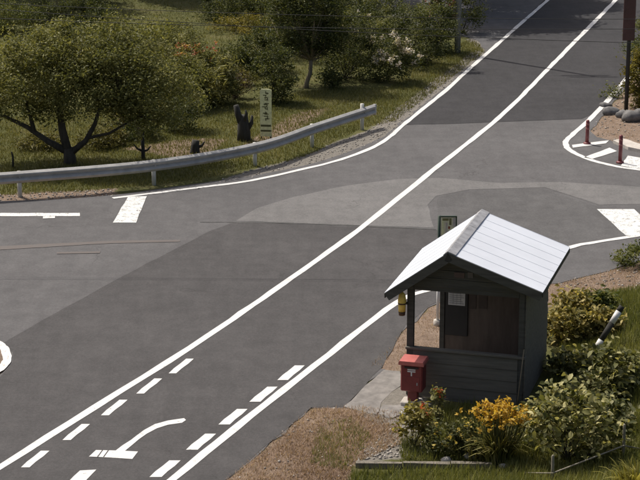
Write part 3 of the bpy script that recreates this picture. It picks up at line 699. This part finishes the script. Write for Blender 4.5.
def join(parts):
    V, Fc, T, o = [], [], [], 0
    for v, f, t in parts: V.append(v); Fc.append(f + o); T.append(t); o += len(v)
    return np.concatenate(V), np.concatenate(Fc), np.concatenate(T)
def crown_pts(ells, nclump, nper, sig, q, shell=.45):
    vol = np.array([e[3] * e[4] * e[5] for e in ells]); pick = q.choice(len(ells), nclump, p=vol / vol.sum()); cl_ = []
    for k_ in pick:
        e = ells[k_]; d = unit(q.normal(size=3)); r = shell + (1 - shell) * q.uniform() ** .6
        cl_.append(np.array(e[:3]) + d * r * np.array(e[3:6]))
    cl_ = np.array(cl_); nn = np.maximum(3, (nper * q.uniform(.4, 1.6, nclump)).astype(int))
    pts = np.concatenate([c + q.normal(size=(m, 3)) * sig * q.uniform(.6, 1.3) * [1, 1, .75] for c, m in zip(cl_, nn)])
    tint = np.concatenate([np.clip(q.normal(q.uniform(.25, .75), .16, m), 0, 1) for m in nn])
    return cl_, pts, tint
def plant(name, base, label, cat, ells, nclump, nper, leaf, cols, q_seed, sig=.16, bark_=BARK, trunk=None, limbs=None, nlimb=10, aspect=.5, up=.5, zmin=.03, group=None, shell=.45, trans=.3, flowers=None, near=False):
    q = np.random.default_rng(q_seed); t = thing(name, base, label, cat, 0, group)
    cl_, pts, tint = crown_pts(ells, nclump, nper, sig, q, shell)
    keep = pts[:, 2] > zmin; pts, tint = pts[keep], tint[keep]
    if near: tint = np.clip(q.beta(.75, .95, len(pts)) * .8 + tint * .25, 0, 1)
    V, Fc, T = (leaf_curved if near else leaf_arrays)(pts, leaf, aspect, up, q, tint=tint)
    nm = 'leaf_%s_%d' % (name, q_seed)
    crown = link('crown' if 'tree' in name else 'foliage', np_mesh('foliage', V, Fc, T), leafmat(nm, cols, trans), t)
    mb = MB(); zc = np.mean([e[2] for e in ells])
    if trunk: mb.tube(*trunk, 9); fork = Vector(trunk[0][-1]); r0 = trunk[1][-1]
    else: fork = Vector((0, 0, .02)); r0 = max(.012, .02 * zc); mb.tube([(0, 0, -.1), fork], [r0 * 1.6, r0 * 1.3], 7)
    for lp_, lr_ in (limbs or []): mb.tube(lp_, lr_, 7)
    tips = [(Vector(l[0][-1]), l[1][-1]) for l in (limbs or [])] + [(fork, r0)]
    for c in cl_[:: max(1, len(cl_) // max(1, nlimb))]:
        c = Vector(c); s_, rr = min(tips, key=lambda a: (a[0] - c).length); m_ = (s_ + c) / 2 + Vector(q.normal(size=3)) * .08 * (c - s_).length + Vector((0, 0, -.05))
        mb.tube([s_, m_, c], [rr * .7, rr * .42, rr * .12], 5)
    mb.build('trunk' if 'tree' in name else 'stems', bark_, t)
    if flowers:
        for (fn, fc, fl, nfl, zlo, per, fs) in flowers:     # (name, colours, petal size, count, height quantile, petals per head, spread)
            cc = pts.mean(0); ex_ = pts.std(0) + 1e-6; rad = (pts - cc) / ex_; sc_ = rad @ np.array([.1, -.62, .78])
            cand = pts[sc_ > np.quantile(sc_, .35 + .5 * zlo)]; c = cand[q.choice(len(cand), nfl)]
            pp_ = np.repeat(c, per, 0) + q.normal(size=(nfl * per, 3)) * fs + [0, -.04, .04]
            v, f, tt = leaf_arrays(pp_, fl, .8, 1.0, q); fo = link(fn, np_mesh(fn, v, f, tt), leafmat('%s_%d' % (fn, q_seed), fc, .3), t); fo['kind'] = 'stuff'
    return t

OLIVE_L = [(.068, .075, .025), (.138, .145, .046), (.225, .225, .078), (.37, .345, .15)]
DARK_L = [(.028, .038, .014), (.060, .074, .024), (.11, .122, .040), (.22, .22, .085)]
MID_L = [(.045, .06, .016), (.09, .11, .03), (.16, .17, .05), (.26, .25, .10)]
PALE_L = [(.09, .10, .03), (.17, .17, .06), (.28, .27, .11), (.45, .42, .22)]
YEL_L = [(.07, .075, .015), (.15, .135, .025), (.26, .22, .05), (.36, .30, .10)]

# big orchard tree behind the guardrail, left
b = GH(70, 163)
plant('orchard_tree', b, 'broad olive-green orchard tree with dark forked limbs behind the guardrail', 'tree',
      [(-.9, .3, 2.3, 1.6, 1.5, 1.15), (1.0, .0, 2.4, 1.8, 1.6, 1.15), (2.4, .2, 2.0, 1.25, 1.3, .95), (.2, .4, 2.9, 1.9, 1.5, .85), (-2.0, .2, 2.4, 1.1, 1.3, 1.05), (.6, .8, 3.2, 2.4, 1.2, .7), (1.8, -.2, 1.45, 1.1, 1.0, .5)],
      460, 115, .088, OLIVE_L, 11, sig=.20, bark_=BARKD, trunk=([(0, 0, -.2), (0, 0, .15), (-.04, 0, .42)], [.20, .17, .15]),
      limbs=[([(-.05, 0, .3), (-.6, .0, .62), (-1.15, .05, 1.0), (-1.75, .1, 1.28), (-2.3, .1, 1.35)], [.11, .085, .065, .045, .025]), ([(-.95, .03, .85), (-1.05, .1, 1.3), (-1.2, .15, 1.75)], [.075, .05, .03]),
             ([(-.04, 0, .3), (-.18, .05, .9), (-.25, .1, 1.5), (-.2, .2, 2.3)], [.13, .11, .085, .05]), ([(.05, 0, .3), (.45, .0, .62), (.72, 0, 1.1), (.85, 0, 1.5), (1.4, .1, 1.75)], [.10, .075, .06, .045, .025]),
             ([(.5, 0, .7), (1.1, -.1, .85), (1.9, 0, 1.3)], [.05, .038, .022])], nlimb=60, shell=.35)
# dark garden tree in the centre with pale leaning trunk
b = GH(306, 88)
plant('garden_tree', b, 'dark bushy garden tree with a pale leaning trunk above the lawn', 'tree',
      [(-.1, .2, 2.1, 1.25, 1.2, 1.1), (.25, .2, 3.0, 1.1, 1.0, .9), (-.6, .4, 3.2, .9, .9, .8), (.7, .3, 1.7, .75, .8, .7)], 190, 110, .085, DARK_L, 12, sig=.17,
      bark_=BARKP, trunk=([(-.02, 0, -.2), (.03, 0, .2), (.14, 0, .5), (.16, .05, .9)], [.10, .075, .065, .06]), nlimb=24)
def shrub(px, py, w, h, label, cols, seed, name='shrub', n=80, per=95, leaf=.078, dz=.5, **kw):
    b = GH(px, py); k_ = dict(sig=.13, nlimb=14); k_.update(kw)
    return plant(name, b, label, 'shrub', [(0, 0, h * dz, w / 2, w / 2 * .85, h * .5), (w * .15, .1, h * .65, w * .32, w * .32, h * .36), (0, -.05, h * .20, w * .47, w * .40, h * .22)], n, per, leaf, cols, seed, **k_)
shrub(273, 103, 1.5, 1.75, 'rounded dark green shrub right beside the pale green board', DARK_L, 21, n=75, per=75)
shrub(216, 104, 1.6, 1.5, 'pale yellow-green spiky shrub in the middle of the lawn', PALE_L, 22, n=50, per=50, aspect=.22, leaf=.20, up=.1)
b = GH(197, 74)
plant('flowering_shrub', b, 'low shrub with orange and rust-red blooms behind the orchard tree', 'shrub', [(0, 0, .55, .75, .6, .5)], 34, 50, .09, OLIVE_L, 23, flowers=[('rust_bloom', [(.20, .05, .03), (.34, .12, .05), (.44, .26, .10)], .11, 22, .55, 6, .05), ('orange_bloom', [(.5, .28, .08), (.62, .42, .16)], .12, 6, .7, 7, .06)])
shrub(186, 131, 1.3, 1.05, 'dark low shrub under the right side of the orchard tree', DARK_L, 24, n=40, per=60)
shrub(133, 139, 1.5, .75, 'low dark bush in the shade of the orchard tree', DARK_L, 25, n=36, per=55)
shrub(125, 132, 1.1, 1.15, 'straw-coloured upright plant behind the orchard tree trunk', [(.12, .10, .04), (.22, .18, .08), (.34, .28, .15)], 26, name='tall_plant', n=26, per=32, leaf=.24, aspect=.16, up=.0)
shrub(345, 80, 2.1, 2.5, 'dark shrub with scattered white blooms right of the garden tree', DARK_L, 27, n=80, per=80, flowers=[('white_bloom', [(.55, .5, .44), (.68, .66, .6)], .10, 9, .72, 6, .03)])
shrub(387, 81, 2.0, 1.5, 'round hydrangea bush with whitish and pale pink flower heads', DARK_L, 28, name='hydrangea_bush', n=80, per=70, flowers=[('flower_head', [(.45, .38, .34), (.64, .58, .53), (.80, .77, .72)], .075, 30, .5, 34, .055)])
shrub(424, 66, 2.6, 2.2, 'dark green shrub between the hydrangea and the utility pole', DARK_L, 29, n=80, per=75)
shrub(437, 52, 1.4, 2.4, 'dark shrub with rusty red leaves beside the utility pole', DARK_L, 30, n=70, per=70, flowers=[('red_leaf_tuft', [(.16, .05, .03), (.28, .12, .07)], .10, 16, .7, 7, .07)])
shrub(462, 34, 2.2, 2.2, 'deep green shrub right behind the utility pole', DARK_L, 31, n=70, per=70)
shrub(408, 50, 2.4, 1.7, 'yellow-green low hedge behind the hydrangea bush', MID_L, 32, n=60, per=70)
shrub(368, 60, 3.4, 2.4, 'tall dark bush behind the white-flowered shrub', DARK_L, 33, n=90, per=80)
shrub(305, 55, 3.6, 3.2, 'tall dark bush at the back behind the garden tree', DARK_L, 34, n=110, per=85)
shrub(240, 31, 2.4, .5, 'low yellow-green hedge at the back of the lawn', YEL_L, 35, n=60, per=60)
shrub(6, 32, 2.2, 1.3, 'dark shrub with pale leaves in the top left corner', MID_L, 36, n=70, per=70)
shrub(236, 98, .9, .8, 'small mauve-tinged bush right of the pale spiky shrub', [(.05, .045, .02), (.10, .08, .05), (.16, .12, .10)], 37, n=26, per=45)
shrub(330, 88, .8, .5, 'small dark clipped bush at the foot of the white-bloomed shrub', DARK_L, 38, n=22, per=50)
shrub(90, 4, 2.0, .7, 'low bush with pale pinkish blooms at the top edge left', MID_L, 39, n=40, per=50, flowers=[('pink_bloom', [(.40, .28, .26), (.58, .48, .44)], .10, 26, .4, 8, .06)])
shrub(640, 108, .9, 2.0, 'tall yellow-green bamboo-like shrub at the right edge behind the sign pole', YEL_L, 40, n=50, per=60, leaf=.16, aspect=.2, up=0)
shrub(646, 62, 1.6, 1.6, 'green bush at the right edge beside the far road', MID_L, 41, n=60, per=60)
shrub(612, 98, .5, .35, 'small tuft of green weeds left of the sign pole', MID_L, 42, name='weed_tuft', n=14, per=30)
shrub(66, 25, 3.8, 1.0, 'long dark hedge at the top left below the pink blooms', DARK_L, 131, n=110, per=90)
shrub(236, 20, 2.8, 1.2, 'dark bush at the top edge above the yellow-green hedge', DARK_L, 132, n=90, per=90)
shrub(290, 22, 3.0, 2.0, 'dark bush at the top edge left of the garden tree', DARK_L, 133, n=90, per=90)
shrub(345, 30, 3.0, 2.0, 'dark bush at the top edge right of the garden tree', DARK_L, 134, n=90, per=90)
shrub(262, 70, 1.5, 1.5, 'loose dark bush between the mauve-tinged bush and garden tree', DARK_L, 135, n=70, per=80)
shrub(178, 108, 2.0, 1.6, 'loose olive bush hugging the right flank of the orchard tree', OLIVE_L, 136, n=90, per=90)
shrub(150, 74, 2.4, 1.0, 'rough olive bush behind the right half of the orchard tree', OLIVE_L, 137, n=80, per=80)
shrub(232, 74, 1.8, .9, 'rough dark bush between the pale spiky shrub and the garden tree', DARK_L, 138, n=70, per=80)
shrub(165, 46, 2.4, .8, 'rough low bush left of the rust-red blooms', OLIVE_L, 139, n=70, per=80)
WEED = [(.06, .06, .022), (.115, .11, .04), (.18, .165, .062), (.27, .235, .10)]
for i, (px, py, w_, h_, lab) in enumerate([(150, 62, 2.4, .6, 'rough tall weeds behind the orchard tree crown'), (248, 62, 2.2, .5, 'olive weed patch above the mauve-tinged bush'), (170, 98, 1.8, .6, 'weed patch right of the orchard tree crown'), (232, 84, 1.6, .45, 'low weeds behind the pale spiky shrub'), (60, 50, 2.6, .6, 'rough weeds above the left half of the orchard tree'), (40, 148, 1.3, .35, 'low weeds left of the orchard tree trunk'), (102, 146, 1.4, .5, 'low weeds right of the orchard tree trunk')]):
    shrub(px, py, w_, h_, lab, WEED, 140 + i, name='weed_patch', n=34, per=50, leaf=.13, aspect=.25, up=.1, group='weed patches in the garden')
# tall trees beyond the top of the picture whose shade lies on the lawn and the far road
tall = [(-13.7, 80.4, 'tall dark tree beyond the lawn, off the top left corner', 2.9, 9.0), (-6.9, 82.2, 'tall dark tree beyond the lawn, second from the left', 2.2, 8.2), (-1.6, 83.6, 'tall dark tree behind the garden, above the centre', 2.5, 8.4), (4.6, 79.0, 'tall dark tree beside the driveway at the far road', 2.6, 8.6), (6.0, 83.6, 'tall dark tree left of the far road beyond the picture', 2.6, 9.0)]
for i, (x, y, lab, r, h) in enumerate(tall):
    z = gh(x, y)
    plant('tall_tree', (x, y, z), lab, 'tree', [(0, 0, h * .62, r, r, h * .3), (r * .3, -.3, h * .75, r * .7, r * .7, h * .24), (-r * .4, .2, h * .55, r * .7, r * .7, h * .2)], 300, 110, .24, DARK_L, 60 + i, sig=.34, shell=.15,
          bark_=BARKD, trunk=([(0, 0, -.3), (.05, 0, h * .2), (0, .05, h * .45)], [.26, .2, .15]), nlimb=26, group='tall trees beyond the lawn')

# plants round the shelter
b = GH(568, 462)
plant('big_leaved_shrub', b, 'large shrub with big light-edged leaves right in front of the shelter', 'shrub', [(0, 0, .72, .78, .6, .62), (-.15, .1, 1.0, .55, .5, .4), (.5, 0, .5, .45, .45, .45)], 110, 13, .125, [(.04, .05, .015), (.13, .135, .04), (.36, .335, .13), (.66, .60, .30)], 71, sig=.15, aspect=.55, up=.9, nlimb=30, near=True)
b = GH(607, 404)
plant('leafy_shrub', b, 'smaller leafy shrub on the bank below the striped leaning pole', 'shrub', [(0, 0, .5, .38, .35, .45), (.05, .05, .75, .3, .3, .3)], 40, 16, .14, [(.04, .05, .015), (.12, .125, .038), (.30, .285, .11), (.58, .53, .26)], 72, sig=.12, aspect=.55, up=.8, near=True)
b = GH(604, 436)
plant('leafy_shrub', b, 'low dark shrub between the big-leaved shrub and the right stake', 'shrub', [(0, 0, .35, .45, .4, .35)], 34, 16, .13, [(.03, .04, .013), (.08, .09, .03), (.20, .20, .08), (.46, .43, .24)], 73, sig=.12, aspect=.55, up=.8, near=True)
for i, (px, py, w_, h_, lab) in enumerate([(590, 418, .5, .85, 'leafy shrub filling the gap behind the big-leaved shrub'), (622, 388, .35, .6, 'leafy shrub at the right below the striped leaning pole'), (548, 432, .38, .7, 'leafy shrub between the shelter corner and the big-leaved shrub'), (575, 372, .5, .45, 'dark leafy growth against the right wall of the shelter')]):
    b = GH(px, py)
    plant('leafy_shrub', b, lab, 'shrub', [(0, 0, h_ * .5, w_, w_ * .8, h_ * .5)], 46, 16, .12, [(.04, .05, .015), (.12, .125, .038), (.28, .27, .10), (.54, .49, .24)], 171 + i, sig=.11, aspect=.55, up=.8, near=True)
b = GH(414, 447)
plant('yellowing_plant', b, 'upright yellow-green leafy plant with a few red blooms below the postbox', 'plant', [(0, 0, .38, .27, .22, .38), (.05, 0, .62, .2, .2, .25)], 46, 14, .10, [(.07, .07, .018), (.19, .17, .045), (.36, .31, .10), (.52, .44, .18)], 74, sig=.07, aspect=.5, up=.3, near=True, flowers=[('red_bloom', [(.40, .07, .03), (.55, .14, .05)], .06, 3, .8, 8, .03)])
b = GH(438, 424)
plant('tall_stemmed_plant', b, 'tall thin pale-green plant just right of the postbox', 'plant', [(0, 0, .35, .10, .10, .34), (0, 0, .58, .09, .09, .15)], 26, 10, .08, PALE_L, 75, sig=.045, flowers=[('red_bloom', [(.40, .07, .03), (.55, .14, .05)], .07, 2, .5, 8, .03)])
b = GH(448, 456)
plant('flower_clump', b, 'low rounded green clump dotted with yellow flowers in the bed', 'plant', [(0, 0, .26, .42, .32, .28), (.25, .1, .32, .3, .25, .25)], 60, 26, .075, [(.03, .04, .014), (.06, .07, .022), (.10, .105, .035), (.17, .16, .06)], 76, sig=.07, flowers=[('yellow_bloom', [(.45, .33, .06), (.60, .48, .14)], .055, 22, .55, 4, .018)])
# strap-leaved clump with orange flowers
def strap_clump(px, py, label, n, L, seed, cols, flower=None, name='strap_leaved_clump', spread=.30):
    b = GH(px, py); q = np.random.default_rng(seed); t = thing(name, b, label, 'plant'); V = []; Fc = []; T = []
    for i in range(n):
        an = q.uniform(0, 2*math.pi); r0 = q.uniform(0, spread); base = np.array([math.cos(an)*r0, math.sin(an)*r0*.8, 0]); out = np.array([math.cos(an + q.normal(0, .5)), math.sin(an + q.normal(0, .5)), 0])
        l = L * q.uniform(.6, 1.15); bend = q.uniform(.3, 1.0); w = q.uniform(.012, .022); sd_ = np.array([-out[1], out[0], 0]); tt = q.beta(2, 2); o = len(V)
        for s_ in np.linspace(0, 1, 5):
            p = base + out * l * bend * s_**1.7 * .7 + np.array([0, 0, l * (s_ - .55 * bend * s_**2.6)]); ww = w * (1 - s_**2 * .9)
            V += [p + sd_ * ww, p - sd_ * ww]; T += [tt, tt]
        for s_ in range(4): Fc.append((o + 2*s_, o + 2*s_ + 1, o + 2*s_ + 3, o + 2*s_ + 2))
    link('foliage', np_mesh('foliage', V, Fc, T), leafmat('strap_%d' % seed, cols, .3), t)
    if flower:
        fn, fc, nf, z0, z1, rx = flower; mb = MB(); C = []
        for i in range(nf):
            p = np.array([q.normal(0, rx), q.normal(0, rx * .7), q.uniform(z0, z1)]); C.append(p); mb.tube([(p[0]*.4, p[1]*.4, 0), (p[0]*.8, p[1]*.8, p[2]*.6), p], .006, 4, False)
        mb.build('flower_stems', MATS['strap_stem'], t)
        C = np.array(C); pp_ = np.repeat(C, 9, 0) + q.normal(size=(nf*9, 3)) * .030
        v, f, tt = leaf_arrays(pp_, .07, .6, .6, q); fo = link(fn, np_mesh(fn, v, f, tt), leafmat(fn + str(seed), fc, .35), t); fo['kind'] = 'stuff'
simple('strap_stem', (.07, .08, .025), .7, .2, 8, bump=0)
strap_clump(497, 460, 'strap-leaved clump topped by a cloud of orange flowers in front of the shelter', 300, .80, 81, [(.05, .06, .018), (.12, .125, .035), (.24, .22, .07), (.40, .36, .16)], ('orange_bloom', [(.46, .27, .035), (.64, .43, .075), (.74, .57, .15)], 110, .66, 1.02, .25))
strap_clump(473, 458, 'smaller strap-leaved tuft left of the orange-flowered clump', 70, .5, 82, [(.05, .06, .02), (.10, .10, .03), (.20, .18, .07)])
strap_clump(636, 487, 'bright yellow-green tuft in the bottom right corner', 150, .5, 83, [(.14, .13, .02), (.28, .25, .05), (.42, .38, .12)], spread=.4)
strap_clump(520, 447, 'grassy green tuft between the orange flowers and the big-leaved shrub', 70, .55, 84, [(.03, .045, .014), (.07, .08, .025), (.13, .13, .045)])
YB = [(.05, .055, .015), (.18, .16, .045), (.40, .33, .11), (.60, .49, .20)]
for i, (px, py, w_, h_, lab) in enumerate([(563, 343, .75, .75, 'yellow-leaved plant against the right wall of the shelter'), (584, 340, .7, .6, 'yellow-leaved plant in the middle of the row behind the shelter'), (606, 334, .6, .5, 'yellow-leaved plant touching the striped leaning pole'), (575, 318, .8, .55, 'green leafy plant at the back of the yellow row'), (600, 312, .6, .4, 'low green plant at the edge of the brown verge')]):
    b = GH(px, py); plant('yellow_leaved_plant', b, lab, 'plant', [(0, 0, h_ * .5, w_ / 2, w_ / 2 * .8, h_ * .5)], 60, 18, .115, YB if i < 4 else MID_L, 90 + i, sig=.09, aspect=.45, up=.7, near=True, group='leafy plants right of the shelter')
b = GH(633, 266); plant('verge_shrub', b, 'low dark green bush at the edge of the right side road', 'shrub', [(0, 0, .22, .42, .4, .25)], 34, 40, .07, MID_L, 97, sig=.08)

# ------------------------------------------------------------------ grass, straw and gravel (uncountable)
def scatter(px_poly, n, q):
    P = np.array([G(x, y)[:2] for x, y in px_poly]); lo, hi = P.min(0), P.max(0); X = q.uniform(lo, hi, (int(n * 2.6) + 10, 2)); X = X[inside(X, P)]; return X[:n]
def blades(name, label, polys, cols, L, wd, seed, lay=0.0, avoid=True, density_noise=0.0):
    q = np.random.default_rng(seed); X = np.concatenate([scatter(p, n, q) for p, n in polys])
    if avoid:
        d = sdist(X, ROADP); X = X[d < -.03]
    if density_noise:
        w = wavy(X * 1.3) * .5 + .5 + q.uniform(-.4, .4, len(X)); X = X[w > density_noise]
    z = ground_h(X); n = len(X); an = q.uniform(0, 2*math.pi, n); dr = np.stack([np.cos(an), np.sin(an)], 1); l = L * q.uniform(.4, 1.35, n); lean = np.clip(lay + q.normal(0, .3, n), -.2, 1.3)
    b = np.column_stack([X, z - .01]); s = np.column_stack([-dr[:, 1], dr[:, 0], np.zeros(n)]) * (wd * q.uniform(.6, 1.4, n))[:, None]
    tip = b + np.column_stack([dr * (l * np.sin(lean))[:, None], l * np.cos(lean) + .012])
    V = np.stack([b + s, b - s, tip], 1).reshape(-1, 3); Fc = np.arange(3 * n).reshape(-1, 3)
    T = np.repeat(np.clip(.5 + .28 * wavy(X * .8) + q.normal(0, .2, n), 0, 1), 3)
    o = link(name, np_mesh(name, V, Fc, T), leafmat(name + str(seed), cols, .25, .8)); tag(o, label, 'grass', kind='stuff'); return o
LAWN = [(.075, .080, .025), (.130, .132, .041), (.195, .185, .064), (.28, .25, .115)]
blades('lawn_grass', 'short olive grass of the garden lawn beyond the guardrail',
       [([(-60, 200), (110, 190), (200, 180), (300, 160), (365, 128), (395, 122), (490, 48), (470, 40), (420, 60), (390, 88), (300, 92), (255, 105), (160, 100), (0, 120), (-60, 120)], 90000),
        ([(-60, 120), (120, 105), (290, 90), (420, 60), (400, 20), (300, 5), (200, -10), (-60, -10)], 60000), ([(-60, 205), (-60, -10), (-260, -10), (-320, 208)], 35000)], LAWN, .085, .010, 101, lay=.35)
BANKC = [(.085, .100, .026), (.15, .165, .045), (.22, .225, .070), (.32, .30, .12)]
blades('bank_grass', 'uneven green grass of the bank in the bottom right corner',
       [([(352, 472), (500, 470), (545, 430), (590, 360), (600, 300), (700, 285), (760, 400), (700, 540), (330, 540)], 60000), ([(520, 470), (530, 420), (560, 360), (560, 345), (610, 345), (590, 400)], 9000), ([(690, 262), (900, 225), (1150, 330), (1100, 760), (300, 760), (240, 560), (330, 540), (700, 540), (758, 400)], 60000), ([(400, 462), (400, 440), (520, 420), (530, 465)], 4000), ([(428, 412), (470, 404), (530, 410), (535, 440), (430, 440)], 3500)], BANKC, .17, .008, 102, lay=.35)
STRAW = [(.19, .125, .085), (.31, .215, .15), (.42, .305, .22), (.52, .405, .31)]
blades('dry_grass', 'dry brown grass on the shoulders by the shelter',
       [(Z_DIRT[0], 30000), (Z_DIRT[1], 6000), (Z_DIRT[2], 9000), (Z_DIRT[3], 5000), (Z_DIRT[7], 4000)], STRAW, .09, .007, 103, lay=1.0, density_noise=.25)
blades('verge_weeds', 'green weeds in the dry shoulder in front of the concrete pad', [([(318, 425), (352, 420), (372, 440), (345, 470), (310, 465)], 2600), ([(562, 302), (640, 286), (640, 310), (562, 312)], 4500)], BANKC, .09, .008, 104, lay=.6, density_noise=.5)
def gravel(name, label, polys, r, seed, cols):
    q = np.random.default_rng(seed); X = np.concatenate([scatter(p, n, q) for p, n in polys]); z = ground_h(X); n = len(X)
    oc = np.array([(1, 0, 0), (0, 1, 0), (-1, 0, 0), (0, -1, 0), (0, 0, .8), (0, 0, -.5)]); fo = np.array([(0, 1, 4), (1, 2, 4), (2, 3, 4), (3, 0, 4), (1, 0, 5), (2, 1, 5), (3, 2, 5), (0, 3, 5)])
    rr = r * q.uniform(.4, 1.6, n)**1.3; V = (oc[None] * q.uniform(.6, 1.3, (n, 6, 1)) * rr[:, None, None]); a = q.uniform(0, 6.28, n); c, s = np.cos(a), np.sin(a)
    V = np.stack([V[..., 0]*c[:, None] - V[..., 1]*s[:, None], V[..., 0]*s[:, None] + V[..., 1]*c[:, None], V[..., 2]], -1) + np.column_stack([X, z + rr*.2])[:, None]
    Fc = (fo[None] + (np.arange(n) * 6)[:, None, None]).reshape(-1, 3)
    o = link(name, np_mesh(name, V.reshape(-1, 3), Fc, np.repeat(q.uniform(0, 1, n), 6)), leafmat(name + str(seed), cols, 0.0, .9)); tag(o, label, 'gravel', kind='stuff')
gravel('verge_gravel', 'loose pale gravel on the verges and shoulders', [(Z_GRAV[0], 5000), ([(352, 462), (385, 434), (430, 440), (430, 455)], 250), (Z_DIRT[0], 150), (Z_DIRT[3], 900), (Z_DIRT[2], 600), (Z_DIRT[5], 300)], .022, 105, [(.18, .16, .14), (.32, .29, .25), (.52, .48, .43)])
